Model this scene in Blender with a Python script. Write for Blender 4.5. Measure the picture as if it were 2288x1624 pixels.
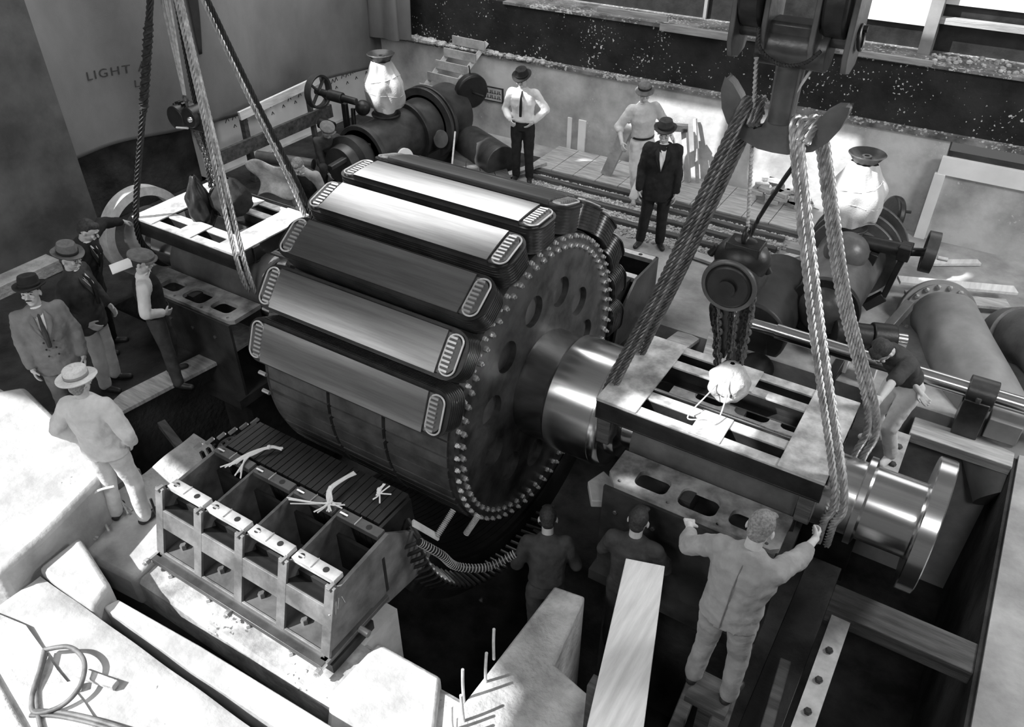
import bpy, bmesh, math, random
from mathutils import Vector, Matrix, Quaternion
PI = math.pi
R = math.radians
for o in list(bpy.data.objects): bpy.data.objects.remove(o)
scn = bpy.context.scene
col = scn.collection

# ---------------------------------------------------------------- camera
cd = bpy.data.cameras.new('camera'); cam = bpy.data.objects.new('camera', cd); col.objects.link(cam)
cd.sensor_width = 36.0; cd.lens = 36.0 * 1800 / 2288; cd.clip_start = 0.05; cd.clip_end = 200
cam.location = (0, 0, 5.5); cam.rotation_euler = (R(90 - 36.5), 0, R(32.1))
scn.camera = cam
# ---------------------------------------------------------------- world, sun, added area lights, exposure
w = bpy.data.worlds.new('hall_air'); scn.world = w; w.use_nodes = True
bg = w.node_tree.nodes['Background']; bg.inputs[0].default_value = (1, 1, 1, 1); bg.inputs[1].default_value = 0.12
SUN = Vector((0.50, 0.62, -0.78)).normalized()
sd = bpy.data.lights.new('sun', 'SUN'); so = bpy.data.objects.new('sun', sd); col.objects.link(so)
sd.energy = 10.0; sd.angle = R(0.6); so.rotation_euler = SUN.to_track_quat('-Z', 'Y').to_euler()
so.location = (-8, -8, 14)
def area(name, loc, target, size, power, sy=None):
    l = bpy.data.lights.new(name, 'AREA'); l.energy = power; l.shape = 'RECTANGLE'; l.size = size; l.size_y = sy or size
    o = bpy.data.objects.new(name, l); col.objects.link(o); o.location = loc
    o.rotation_euler = (Vector(target) - Vector(loc)).to_track_quat('-Z', 'Y').to_euler(); return o
area('rear_fill_light', (-8.6, 9.8, 7.4), (-8.0, 9.0, 0), 6.2, 520, 6.0)  # added overhead area light, makes the upper pole faces bright
area('front_fill_light', (-4.5, -3.5, 7.0), (-4.5, 4.0, 0), 2.5, 260, 1.8)  # added soft front light, no window modelled
area('west_fill_light', (-12.5, -6.5, 6.0), (-4.5, 4.5, 1.5), 4.5, 120, 3.0)  # added for the reflected band low on the pole faces
area('east_fill_light', (4.5, 8.0, 6.0), (0.2, 7.5, 0), 2.0, 420, 2.0)  # added area light, lifts the right side and the left wall
area('near_fill_light', (1.5, -1.0, 7.0), (-1.0, 4.5, 0), 0.8, 130)  # added soft light over the near right part
scn.view_settings.view_transform = 'Standard'; scn.view_settings.look = 'None'
scn.view_settings.gamma = 1.0; scn.view_settings.use_curve_mapping = False; scn.view_settings.exposure = 0.0

# ---------------------------------------------------------------- materials
def mat(name, v, var=0.15, scale=4.0, rough=0.75, metal=0.0, bump=0.0, bscale=None, stretch=(1, 1, 1), speck=None, two=None, detail=6, coord='Object', contrast=(0.35, 0.65), spec=0.5):
    m = bpy.data.materials.new(name); m.use_nodes = True
    nt = m.node_tree; N = nt.nodes; L = nt.links; b = N['Principled BSDF']
    b.inputs['Roughness'].default_value = rough; b.inputs['Metallic'].default_value = metal
    b.inputs['Specular IOR Level'].default_value = spec
    tc = N.new('ShaderNodeTexCoord'); mp = N.new('ShaderNodeMapping'); L.new(tc.outputs[coord], mp.inputs[0]); mp.inputs[3].default_value = stretch
    nz = N.new('ShaderNodeTexNoise'); nz.inputs['Scale'].default_value = scale; nz.inputs['Detail'].default_value = detail; nz.inputs['Roughness'].default_value = 0.6
    L.new(mp.outputs[0], nz.inputs['Vector'])
    cr = N.new('ShaderNodeValToRGB'); L.new(nz.outputs[0], cr.inputs[0])
    lo, hi = (max(v * (1 - var), 0.001), v * (1 + var)) if two is None else two
    cr.color_ramp.elements[0].position = contrast[0]; cr.color_ramp.elements[1].position = contrast[1]
    cr.color_ramp.elements[0].color = (lo, lo, lo, 1); cr.color_ramp.elements[1].color = (min(hi, .95),) * 3 + (1,)
    out = cr.outputs[0]
    if speck:
        sv, sscale, thr = speck
        n2 = N.new('ShaderNodeTexNoise'); n2.inputs['Scale'].default_value = sscale; n2.inputs['Detail'].default_value = 3
        L.new(mp.outputs[0], n2.inputs['Vector'])
        n3 = N.new('ShaderNodeTexNoise'); n3.inputs['Scale'].default_value = sscale * 0.08; L.new(mp.outputs[0], n3.inputs['Vector'])
        ad = N.new('ShaderNodeMath'); ad.operation = 'MULTIPLY_ADD'; ad.inputs[1].default_value = 0.5; L.new(n3.outputs[0], ad.inputs[0]); L.new(n2.outputs[0], ad.inputs[2])
        st = N.new('ShaderNodeMapRange'); st.inputs[1].default_value = thr; st.inputs[2].default_value = thr + 0.03; L.new(ad.outputs[0], st.inputs[0])
        mx = N.new('ShaderNodeMixRGB'); L.new(st.outputs[0], mx.inputs[0]); L.new(out, mx.inputs[1]); mx.inputs[2].default_value = (sv, sv, sv, 1); out = mx.outputs[0]
    L.new(out, b.inputs['Base Color'])
    if bump:
        nb = N.new('ShaderNodeTexNoise'); nb.inputs['Scale'].default_value = bscale or scale * 4; nb.inputs['Detail'].default_value = 6; L.new(mp.outputs[0], nb.inputs['Vector'])
        bp = N.new('ShaderNodeBump'); bp.inputs['Strength'].default_value = min(bump, 1); bp.inputs['Distance'].default_value = 0.02
        L.new(nb.outputs[0], bp.inputs['Height']); L.new(bp.outputs[0], b.inputs['Normal'])
    return m
M = {}
M['concrete_white'] = mat('pale_concrete', .35, .22, 3.0, .9, bump=.45, bscale=16, speck=(.16, 26, 1.02))
M['concrete_sill'] = mat('stained_sill_concrete', .32, .45, 4, .9, bump=.5, bscale=20, speck=(.10, 26, .98))
M['concrete'] = mat('rough_concrete', .42, .35, 3, .9, bump=.8, bscale=22)
M['concrete_grey'] = mat('grey_concrete', .44, .35, 1.3, .9, bump=.4, bscale=9, speck=(.55, 30, .95))
M['concrete_dark2'] = mat('dusty_dark_ledge', .16, .6, 3, .95, bump=.8, bscale=20, speck=(.5, 22, .86))
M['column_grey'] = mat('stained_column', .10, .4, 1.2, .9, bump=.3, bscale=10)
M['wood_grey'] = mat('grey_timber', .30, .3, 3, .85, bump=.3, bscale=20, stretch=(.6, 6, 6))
M['concrete_dark'] = mat('dark_concrete', .03, .5, 2, .9, bump=.7, bscale=12, spec=.2)  # near-black mottled concrete
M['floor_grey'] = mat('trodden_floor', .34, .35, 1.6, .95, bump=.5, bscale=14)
M['soil_shaded'] = mat('shaded_soil_floor', .035, .5, 2, 1, bump=.8, bscale=18, spec=.2)  # soil tone with the surrounding shade put into the colour
M['plaster'] = mat('white_plaster', .82, .06, 2.0, .9, bump=.15, bscale=10)
M['tar'] = mat('tarred_wall', .02, .5, 2, .85, bump=.5, bscale=16, speck=(.6, 24, .93), spec=.3)
M['wood'] = mat('weathered_plank', .40, .3, 3, .8, bump=.35, bscale=20, stretch=(1, 8, 1))
M['wood_x'] = mat('weathered_timber', .40, .3, 3, .8, bump=.35, bscale=20, stretch=(.6, 6, 6))
M['wood_pale'] = mat('pale_plank', .70, .15, 3, .8, bump=.25, bscale=20, stretch=(5, .5, 5))
M['wood_dark'] = mat('dark_timber', .07, .5, 3, .8, bump=.4, bscale=20, stretch=(.6, 5, 5))
M['gravel'] = mat('gravel_stone', .42, .5, 9, .95, bump=.6, bscale=40)
M['canvas'] = mat('grey_canvas', .17, .45, .35, .95, bump=.2, bscale=120, stretch=(1, 1, .6))
M['canvas_white'] = mat('white_canvas_wrap', .50, .15, 2, .9, bump=.25, bscale=60)
M['sack'] = mat('sackcloth', .55, .4, 6, .95, bump=.5, bscale=50)
M['iron'] = mat('black_iron', .022, .4, 5, .42, metal=.3, bump=.1, bscale=40)
M['casting'] = mat('painted_casting', .05, .45, 3, .36, metal=.2, bump=.12, bscale=25)
M['casting_mid'] = mat('grey_painted_casting', .10, .35, 3, .4, metal=.1, bump=.12, bscale=25)
M['stator_grey'] = mat('grey_primer_steel', .17, .35, 4, .55, metal=.1, bump=.15, bscale=30, two=(.08, .2))
M['stator_dark'] = mat('dark_varnished_steel', .016, .4, 6, .5)
M['machined'] = mat('machined_steel_face', .62, .2, 8, .45, metal=.35, bump=.05)
M['polished'] = mat('polished_shaft_steel', .75, .05, 3, .2, metal=1.0, stretch=(1, 60, 60))
M['shoe'] = mat('laminated_pole_face', .30, .1, 3, .3, metal=1.0, stretch=(.5, 9, 9), two=(.26, .36))
M['rim'] = mat('rotor_rim_steel', .10, .4, 4, .5, metal=.2, bump=.15, bscale=30)
M['disc'] = mat('oiled_disc_steel', .075, .7, 3, .42, metal=.4, bump=.1, bscale=12)
M['bolt'] = mat('bright_bolt_steel', .70, .1, 9, .3, metal=.8)
M['copper'] = mat('wound_strip_copper', .11, .3, 5, .3, metal=.8)
M['lining'] = mat('white_cotton_tape', .85, .05, 9, .9)
M['rope'] = mat('steel_wire_rope', .62, .3, 14, .38, metal=.7)
M['rope_shaded'] = mat('shaded_wire_rope', .16, .4, 14, .45, metal=.5)  # darker copy of the wire rope, its shade put into the colour
M['tape'] = mat('grey_tape_turns', .30, .3, 9, .8)
M['rope_dark'] = mat('tarred_rope', .03, .4, 14, .8)
M['cord'] = mat('hemp_cord', .45, .3, 20, .9)
M['hose'] = mat('rubber_cable', .12, .4, 10, .6)
M['skin'] = mat('skin', .52, .12, 12, .6)
M['hair'] = mat('hair', .03, .5, 60, .7)
M['hair_fair'] = mat('greying_hair', .20, .4, 60, .7)
M['white_cloth'] = mat('white_cotton', .75, .08, 6, .95, bump=.3, bscale=18)
M['light_cloth'] = mat('light_cotton', .58, .12, 6, .95, bump=.35, bscale=18)
M['grey_cloth'] = mat('grey_wool', .20, .15, 8, .95, bump=.35, bscale=18)
M['mid_cloth'] = mat('mid_grey_cotton', .30, .15, 8, .95, bump=.4, bscale=16)
M['dark_cloth'] = mat('dark_wool', .025, .25, 8, .95, bump=.3, bscale=18, spec=.2)
M['char_cloth'] = mat('charcoal_wool', .06, .25, 8, .95, bump=.3, bscale=18, spec=.2)
M['leather'] = mat('black_leather', .02, .3, 10, .5)
M['straw'] = mat('pale_straw', .68, .1, 60, .85, bump=.2, bscale=90)
M['felt'] = mat('grey_felt', .14, .2, 20, .95)
M['felt_dark'] = mat('black_felt', .02, .2, 20, .95)
M['eye'] = mat('eye', .01, .1, 5, .3)
M['paint_dark'] = mat('black_stencil_paint', .025, .2, 8, .9)
M['paint_white'] = mat('white_chalk', .65, .2, 30, .95)
M['brick'] = mat('brick', .35, .3, 6, .95, bump=.5, bscale=30)
M['pipe_paint'] = mat('grey_painted_pipe', .22, .25, 2, .5, bump=.08, bscale=10)
M['bearing_paint2'] = mat('worn_strip_paint', .4, .3, 5, .6, bump=.1)
M['window_pane'] = mat('lime_washed_panel', .6, .08, 2, .8)

# ---------------------------------------------------------------- mesh builder
def frame_of(d):
    d = Vector(d).normalized(); up = Vector((0, 0, 1)) if abs(d.z) < .95 else Vector((0, 1, 0))
    a = up.cross(d).normalized(); b = d.cross(a); return a, b, d     # a sideways, b up-ish
class MB:
    def __init__(s): s.v = []; s.f = []
    def add(s, vs, fs, X=None):
        n = len(s.v)
        for p in vs:
            p = Vector(p); s.v.append(X @ p if X else p)
        s.f += [tuple(i + n for i in f) for f in fs]; return s
    def box(s, x0, x1, y0, y1, z0, z1, X=None):
        return s.add([(x0, y0, z0), (x1, y0, z0), (x1, y1, z0), (x0, y1, z0), (x0, y0, z1), (x1, y0, z1), (x1, y1, z1), (x0, y1, z1)],
                     [(0, 3, 2, 1), (4, 5, 6, 7), (0, 1, 5, 4), (1, 2, 6, 5), (2, 3, 7, 6), (3, 0, 4, 7)], X)
    def beam(s, p0, p1, w, h, roll=0):
        p0 = Vector(p0); p1 = Vector(p1); a, b, d = frame_of(p1 - p0)
        if roll: q = Quaternion(d, roll); a = q @ a; b = q @ b
        vs = [p + a * sx * w / 2 + b * sy * h / 2 for p in (p0, p1) for sx, sy in ((-1, -1), (1, -1), (1, 1), (-1, 1))]
        return s.add(vs, [(3, 2, 1, 0), (4, 5, 6, 7), (0, 1, 5, 4), (1, 2, 6, 5), (2, 3, 7, 6), (3, 0, 4, 7)])
    def lathe(s, prof, o=(0, 0, 0), ax=(0, 0, 1), n=32, closed=False, a0=0, a1=2 * PI):
        a, b, d = frame_of(ax); o = Vector(o); full = abs(a1 - a0 - 2 * PI) < 1e-6; k = n if full else n + 1
        vs = []
        for r, h in prof:
            for i in range(k):
                t = a0 + (a1 - a0) * i / n; vs.append(o + d * h + (a * math.cos(t) + b * math.sin(t)) * r)
        fs = []; m = len(prof); rng = range(m if closed else m - 1)
        for j in rng:
            j2 = (j + 1) % m
            for i in range(n):
                i2 = (i + 1) % k; fs.append((j * k + i, j * k + i2, j2 * k + i2, j2 * k + i))
        if not closed and full:
            if prof[0][0] > 1e-5: fs.append(tuple(range(k))[::-1])
            if prof[-1][0] > 1e-5: fs.append(tuple((m - 1) * k + i for i in range(k)))
        return s.add(vs, fs)
    def cyl(s, p0, p1, r0, r1=None, n=20):
        p0 = Vector(p0); p1 = Vector(p1); r1 = r0 if r1 is None else r1
        return s.lathe([(r0, 0), (r1, (p1 - p0).length)], p0, p1 - p0, n)
    def hexa(s, p, ax, r, h): return s.lathe([(r, 0), (r, h * .8), (r * .8, h)], p, ax, 6)
    def ball(s, c, r, n=12, sx=1, sy=1, sz=1, X=None):
        vs = []; fs = []; c = Vector(c); k = n; m = n // 2 + 1
        for j in range(m):
            p = PI * j / (m - 1)
            for i in range(k):
                t = 2 * PI * i / k; q = Vector((r * sx * math.sin(p) * math.cos(t), r * sy * math.sin(p) * math.sin(t), r * sz * math.cos(p)))
                vs.append(c + (X @ q if X else q))
        for j in range(m - 1):
            for i in range(k): fs.append((j * k + i, (j + 1) * k + i, (j + 1) * k + (i + 1) % k, j * k + (i + 1) % k))
        return s.add(vs, fs)
    def tube(s, path, r, n=10, lobes=0, pitch=1.0, depth=.18, cap=True, close=False):
        P = [Vector(p) for p in path]; k = len(P); rr = r if isinstance(r, (list, tuple)) else [r] * k
        T = [((P[(i + 1) % k] - P[i - 1]) if close else (P[min(i + 1, k - 1)] - P[max(i - 1, 0)])).normalized() for i in range(k)]
        a, b, d = frame_of(T[0]); vs = []; acc = 0
        for i in range(k):
            if i:
                q = T[i - 1].rotation_difference(T[i]); a = q @ a; acc += (P[i] - P[i - 1]).length
            a = (a - T[i] * a.dot(T[i])).normalized(); b = T[i].cross(a); tw = 2 * PI * acc / pitch if lobes else 0
            for j in range(n):
                t = 2 * PI * j / n; q = rr[i] * ((1 - depth + depth * abs(math.cos(lobes * t / 2))) if lobes else 1)
                vs.append(P[i] + (a * math.cos(t + tw) + b * math.sin(t + tw)) * q)
        fs = [(i * n + j, i * n + (j + 1) % n, ((i + 1) % k) * n + (j + 1) % n, ((i + 1) % k) * n + j) for i in range(k if close else k - 1) for j in range(n)]
        if cap and not close: fs += [tuple(range(n))[::-1], tuple((k - 1) * n + j for j in range(n))]
        return s.add(vs, fs)
    def torus(s, c, ax, R0, r, n=24, m=8, a0=0, a1=2 * PI):
        a, b, d = frame_of(ax); c = Vector(c); full = abs(a1 - a0 - 2 * PI) < 1e-6
        pts = [c + (a * math.cos(a0 + (a1 - a0) * i / n) + b * math.sin(a0 + (a1 - a0) * i / n)) * R0 for i in range(n if full else n + 1)]
        return s.tube(pts, r, m, close=full)
    def prism(s, poly, h0, h1, X=None):      # poly in local xy, extruded along local z
        n = len(poly); vs = [(x, y, h0) for x, y in poly] + [(x, y, h1) for x, y in poly]
        fs = [tuple(range(n))[::-1], tuple(range(n, 2 * n))] + [(i, (i + 1) % n, n + (i + 1) % n, n + i) for i in range(n)]
        return s.add(vs, fs, X)
    def grid(s, fn, nu, nv):
        vs = [fn(i / nu, j / nv) for j in range(nv + 1) for i in range(nu + 1)]
        fs = [(j * (nu + 1) + i, j * (nu + 1) + i + 1, (j + 1) * (nu + 1) + i + 1, (j + 1) * (nu + 1) + i) for j in range(nv) for i in range(nu)]
        return s.add(vs, fs)
    def build(s, name, m, parent=None, bevel=0, sharp=38, solid=0, fix=True):
        off = parent_loc(parent)
        me = bpy.data.meshes.new(name); me.from_pydata([tuple(Vector(p) - off) for p in s.v], [], s.f); me.update()
        if fix:
            bm = bmesh.new(); bm.from_mesh(me); bmesh.ops.recalc_face_normals(bm, faces=bm.faces); bm.to_mesh(me); bm.free()
        me.polygons.foreach_set('use_smooth', [True] * len(me.polygons)); me.set_sharp_from_angle(angle=R(sharp))
        o = bpy.data.objects.new(name, me); col.objects.link(o); me.materials.append(M[m] if isinstance(m, str) else m)
        if parent is not None: o.parent = parent
        if bevel:
            bv = o.modifiers.new('bevel', 'BEVEL'); bv.width = bevel; bv.segments = 2; bv.limit_method = 'ANGLE'; bv.angle_limit = R(40)
        if solid:
            sl = o.modifiers.new('solid', 'SOLIDIFY'); sl.thickness = solid; sl.offset = 0
        return o
def parent_loc(p):
    v = Vector((0, 0, 0))
    while p is not None: v = v + p.location; p = p.parent
    return v
def tag(o, label=None, cat=None, group=None, kind=None):
    if label: o['label'] = label
    if cat: o['category'] = cat
    if group: o['group'] = group
    if kind: o['kind'] = kind
    return o
def thing(name, label, cat, loc, group=None):
    o = bpy.data.objects.new(name, None); col.objects.link(o); o.location = loc; o.empty_display_size = .1
    return tag(o, label, cat, group)
def struct(name, mb, m, bevel=0): return tag(mb.build(name, m, None, bevel), kind='structure')
def solo(name, mb, m, label, cat, group=None, bevel=0, kind=None, **k): return tag(mb.build(name, m, None, bevel, **k), label, cat, group, kind)
def copy_tree(o, parent=None):
    c = o.copy(); col.objects.link(c)
    if parent is not None: c.parent = parent
    for ch in list(o.children): copy_tree(ch, c)
    return c
def plate_mesh(outlines, t):                 # outlines: list of 2D loops (first outer, the rest holes) -> verts, faces extruded +-t/2
    cu = bpy.data.curves.new('tmp', 'CURVE'); cu.dimensions = '2D'; cu.fill_mode = 'BOTH'; cu.extrude = t / 2
    for lp in outlines:
        sp = cu.splines.new('POLY'); sp.points.add(len(lp) - 1); sp.use_cyclic_u = True
        for i, (x, y) in enumerate(lp): sp.points[i].co = (x, y, 0, 1)
    ob = bpy.data.objects.new('tmp', cu); me = bpy.data.meshes.new_from_object(ob)
    vs = [v.co.copy() for v in me.vertices]; fs = [tuple(p.vertices) for p in me.polygons]
    bpy.data.objects.remove(ob); bpy.data.curves.remove(cu); bpy.data.meshes.remove(me); return vs, fs
def circle(cx, cy, r, n=24, ry=None): return [(cx + r * math.cos(2 * PI * i / n), cy + (ry or r) * math.sin(2 * PI * i / n)) for i in range(n)]
def rrect(x0, x1, y0, y1, r, n=5):
    out = []
    for cx, cy, a in ((x1 - r, y1 - r, 0), (x0 + r, y1 - r, 90), (x0 + r, y0 + r, 180), (x1 - r, y0 + r, 270)):
        out += [(cx + r * math.cos(R(a + 90 * i / n)), cy + r * math.sin(R(a + 90 * i / n))) for i in range(n + 1)]
    return out
def basis(o, x, y, z): # matrix with columns x,y,z at o
    return Matrix(((x[0], y[0], z[0], o[0]), (x[1], y[1], z[1], o[1]), (x[2], y[2], z[2], o[2]), (0, 0, 0, 1)))
def lerp(a, b, t): return a + (b - a) * t
def sag(p0, p1, n=20, s=0.0):
    p0 = Vector(p0); p1 = Vector(p1); return [p0.lerp(p1, i / n) - Vector((0, 0, s * 4 * (i / n) * (1 - i / n))) for i in range(n + 1)]
def smooth_path(pts, n=8):
    P = [Vector(p) for p in pts]; out = []
    for i in range(len(P) - 1):
        a = P[max(i - 1, 0)]; b = P[i]; c = P[i + 1]; d = P[min(i + 2, len(P) - 1)]
        for j in range(n):
            t = j / n; out.append(.5 * ((2 * b) + (c - a) * t + (2 * a - 5 * b + 4 * c - d) * t * t + (3 * b - a - 3 * c + d) * t ** 3))
    out.append(P[-1]); return out
# ================================================================= SETTING
def st_box(name, x0, x1, y0, y1, z0, z1, m, bevel=0): return struct(name, MB().box(x0, x1, y0, y1, z0, z1), m, bevel)
PB = -2.4
st_box('floor_pit', -11, 4, -1, 12.3, PB - .2, PB, 'soil_shaded')
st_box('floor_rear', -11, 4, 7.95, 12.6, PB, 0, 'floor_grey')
st_box('floor_rear_left', -11, -8.9, 2.6, 7.95, PB, -.01, 'soil_shaded')
st_box('floor_left', -11, -7.0, -1, 4.62, PB, 0, 'soil_shaded')
st_box('floor_rear_shade', -10.9, -6.75, 7.96, 11.7, -.05, .006, 'soil_shaded')  # thin dark sheet over the grey floor, stands for shade
st_box('wall_pit_shade', 1.10, 1.145, 0, 7.95, PB, -.03, 'soil_shaded')  # thin dark sheet added over the slab side for the pit's shade
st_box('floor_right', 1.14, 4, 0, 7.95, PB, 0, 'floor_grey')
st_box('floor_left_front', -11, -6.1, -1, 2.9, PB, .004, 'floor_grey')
# rough concrete shelf beyond the white-hatted man
def rough(name, x0, x1, y0, y1, z, m, nx=30, ny=30, amp=.03, seed=0, kind='structure', depth=2.2):
    rn = random.Random(seed); ph = [rn.uniform(0, 6) for _ in range(8)]
    def h(x, y): return amp * (math.sin(3.1 * x + ph[0]) * math.cos(4.3 * y + ph[1]) + .6 * math.sin(9 * x + ph[2] + 3 * y) + .4 * math.cos(13 * y + ph[3] - 5 * x))
    mb = MB()
    def fn(u, v):
        x = lerp(x0, x1, u); y = lerp(y0, y1, v); ed = min(u, 1 - u, v, 1 - v); return Vector((x, y, z + h(x, y) - (.03 if ed < .001 else 0)))
    mb.grid(fn, nx, ny)
    per = [(x0, y0), (x1, y0), (x1, y1), (x0, y1)]
    for i in range(4):
        a = per[i]; b = per[(i + 1) % 4]; k = nx
        mb.grid(lambda u, v, a=a, b=b: Vector((lerp(a[0], b[0], u), lerp(a[1], b[1], u), lerp(z - depth, z + h(lerp(a[0], b[0], u), lerp(a[1], b[1], u)) - .03, v))), k, 1)
    o = mb.build(name, m, None, fix=True); o['kind'] = kind; return o
rough('floor_shelf', -6.1, -5.02, 2.55, 3.55, -.02, 'concrete', amp=.02, seed=3)
rough('floor_sill', -5.25, -1.9, 2.04, 2.62, -.06, 'concrete_sill', nx=60, ny=16, amp=.008, seed=5)
st_box('floor_footing', -5.05, -3.0, 2.2, 3.0, PB, -.075, 'concrete_grey')
st_box('floor_channel', -5.6, -1.2, .2, 2.06, PB, -.40, 'concrete_dark')
rough('floor_foreground', -5.46, -1.2, -.6, 1.54, .29, 'concrete_white', nx=60, ny=30, amp=.012, seed=7)
# ---- unseen roof added as a sun mask, openings traced back from wanted sun patches
RZ = 8.0
def up(x, y, z): k = (RZ - z) / -SUN.z; return (x - SUN.x * k, y - SUN.y * k)
holes = [[up(*p) for p in q] for q in (
    [(-5.45, 12.15, .95), (-5.1, 12.15, 1.32), (-3.80, 12.15, 1.32), (-3.85, 12.15, .0), (-4.75, 12.15, .0), (-4.9, 12.15, .5)],
    [(-3.25, 12.15, .3), (-3.2, 12.15, 1.32), (-1.75, 12.15, 1.32), (-1.85, 12.15, .0), (-3.1, 12.15, .0)],
    [(-9.15, 4.85, 1.27), (-6.35, 4.85, 1.27), (-6.45, 6.25, 1.27), (-8.75, 6.25, 1.27)],
    [(-2.0, 4.75, 1.27), (-.95, 4.75, 1.27), (-.85, 5.65, 1.27), (-1.6, 5.6, 1.27), (-1.75, 5.1, 1.27), (-2.0, 5.05, 1.27)],
    [(-1.42, 9.55, 1.2), (-.85, 9.55, 1.2), (-.85, 9.95, 1.75), (-1.42, 9.95, 1.75)],
    [(-8.55, 9.45, 1.2), (-8.1, 9.45, 1.2), (-8.1, 9.95, 1.8), (-8.5, 9.95, 1.8)],
    [(-6.85, 10.6, 1.35), (-6.2, 10.6, 1.35), (-6.2, 10.9, 1.35), (-6.85, 10.9, 1.35)],
    [(-1.85, 4.53, .7), (-.75, 4.56, .7), (-.85, 4.68, .7), (-1.3, 4.62, .7), (-1.8, 4.72, .7)],
    [(-9.5, -1.5, 0), (-1.0, -1.5, 0), (-1.7, 2.9, 0), (-2.5, 3.15, 0), (-4.4, 3.2, 0), (-4.7, 2.95, 0), (-6.4, 3.25, 0), (-9.5, 2.5, 0)])]
def ccw(q):
    a = sum(q[i][0] * q[(i + 1) % len(q)][1] - q[(i + 1) % len(q)][0] * q[i][1] for i in range(len(q))); return q if a > 0 else q[::-1]
vs, fs = plate_mesh([[(-24, -22), (9, -22), (9, 8.4), (-24, 8.4)]] + [ccw(q) for q in holes], .12)
struct('ceiling_sun_mask', MB().add(vs, fs, Matrix.Translation((0, 0, RZ))), 'concrete_grey')
# ---- walls
st_box('wall_rear_low', -10.8, -.58, 12.2, 12.7, 0, 1.44, 'concrete_grey')
st_box('wall_rear_right', -.60, 4, 12.08, 12.7, 0, 1.10, 'concrete_grey')
struct('trim_1', MB().box(-.61, 4, 12.04, 12.12, .98, 1.22), 'whitewash' if False else 'plaster')
struct('trim_2', MB().box(-.64, -.50, 12.03, 12.10, 0, .98), 'plaster')
st_box('trim_3', -6.28, -6.14, 12.17, 12.21, .0, .62, 'plaster')
st_box('trim_4', -6.50, -6.42, 12.18, 12.21, .0, .62, 'plaster')
st_box('trim_5', -10.8, 4, 12.17, 12.5, 1.40, 1.455, 'concrete_dark2')
st_box('wall_rear_dark', -13, 4, 12.34, 12.9, 1.44, 2.30, 'tar')
st_box('trim_6', -7.9, 4, 12.30, 13.1, 2.27, 2.31, 'concrete_dark2')
st_box('trim_7', -6.1, -4.9, 12.26, 12.32, 2.37, 2.45, 'wood_grey')
st_box('trim_8', -2.3, -1.1, 12.26, 12.32, 2.29, 2.36, 'wood_grey')
st_box('trim_13', -5.0, -3.9, 12.24, 12.32, 2.24, 2.34, 'wood_grey')
st_box('wall_rear_upper', -13, 4, 13.05, 13.3, 2.2, 6, 'iron')
st_box('trim_9', -1.38, -1.22, 12.78, 13.05, 2.31, 6, 'pipe_paint')
st_box('window_1', -2.22, -1.38, 12.98, 13.04, 2.62, 6, 'window_pane')
st_box('window_2', -1.22, 4, 12.98, 13.04, 2.93, 6, 'window_pane')
st_box('trim_14', -4.6, -4.55, 12.98, 13.04, 2.3, 6, 'pipe_paint')
st_box('trim_10', -1.3, 4, 12.86, 12.98, 2.70, 2.78, 'wood_grey')
# left side: whitewashed low wall, dark opening, column
st_box('wall_left_low', -11.3, -11, 8.0, 12.75, 0, .95, 'plaster')
st_box('wall_left_opening_shade', -11.45, -11.15, 2, 8.0, PB, 1.6, 'soil_shaded')  # dark panel stands in for the unlit opening below the canvas
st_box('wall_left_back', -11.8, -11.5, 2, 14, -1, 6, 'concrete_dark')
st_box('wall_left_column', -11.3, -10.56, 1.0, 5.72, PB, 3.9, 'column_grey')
st_box('trim_11', -10.56, -10.25, 2.0, 4.86, 0, .16, 'concrete')
# stud marks painted on the low white wall
mb = MB(); rn = random.Random(3)
for k in range(26):
    y = 8.6 + k * .14 + rn.uniform(-.03, .03); z = .78 + rn.uniform(-.04, .04)
    mb.beam((-10.995, y, z - .03), (-10.995, y + .05, z + .05), .014, .006); mb.beam((-10.995, y + .05, z + .05), (-10.995, y + .08, z - .02), .012, .006)
    if k % 2: mb.beam((-10.995, y, z - .16), (-10.995, y + .03, z - .11), .012, .006); mb.beam((-10.995, y + .03, z - .11), (-10.995, y + .06, z - .16), .012, .006)
tag(mb.build('trim_12', 'paint_dark'), kind='structure')
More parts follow.
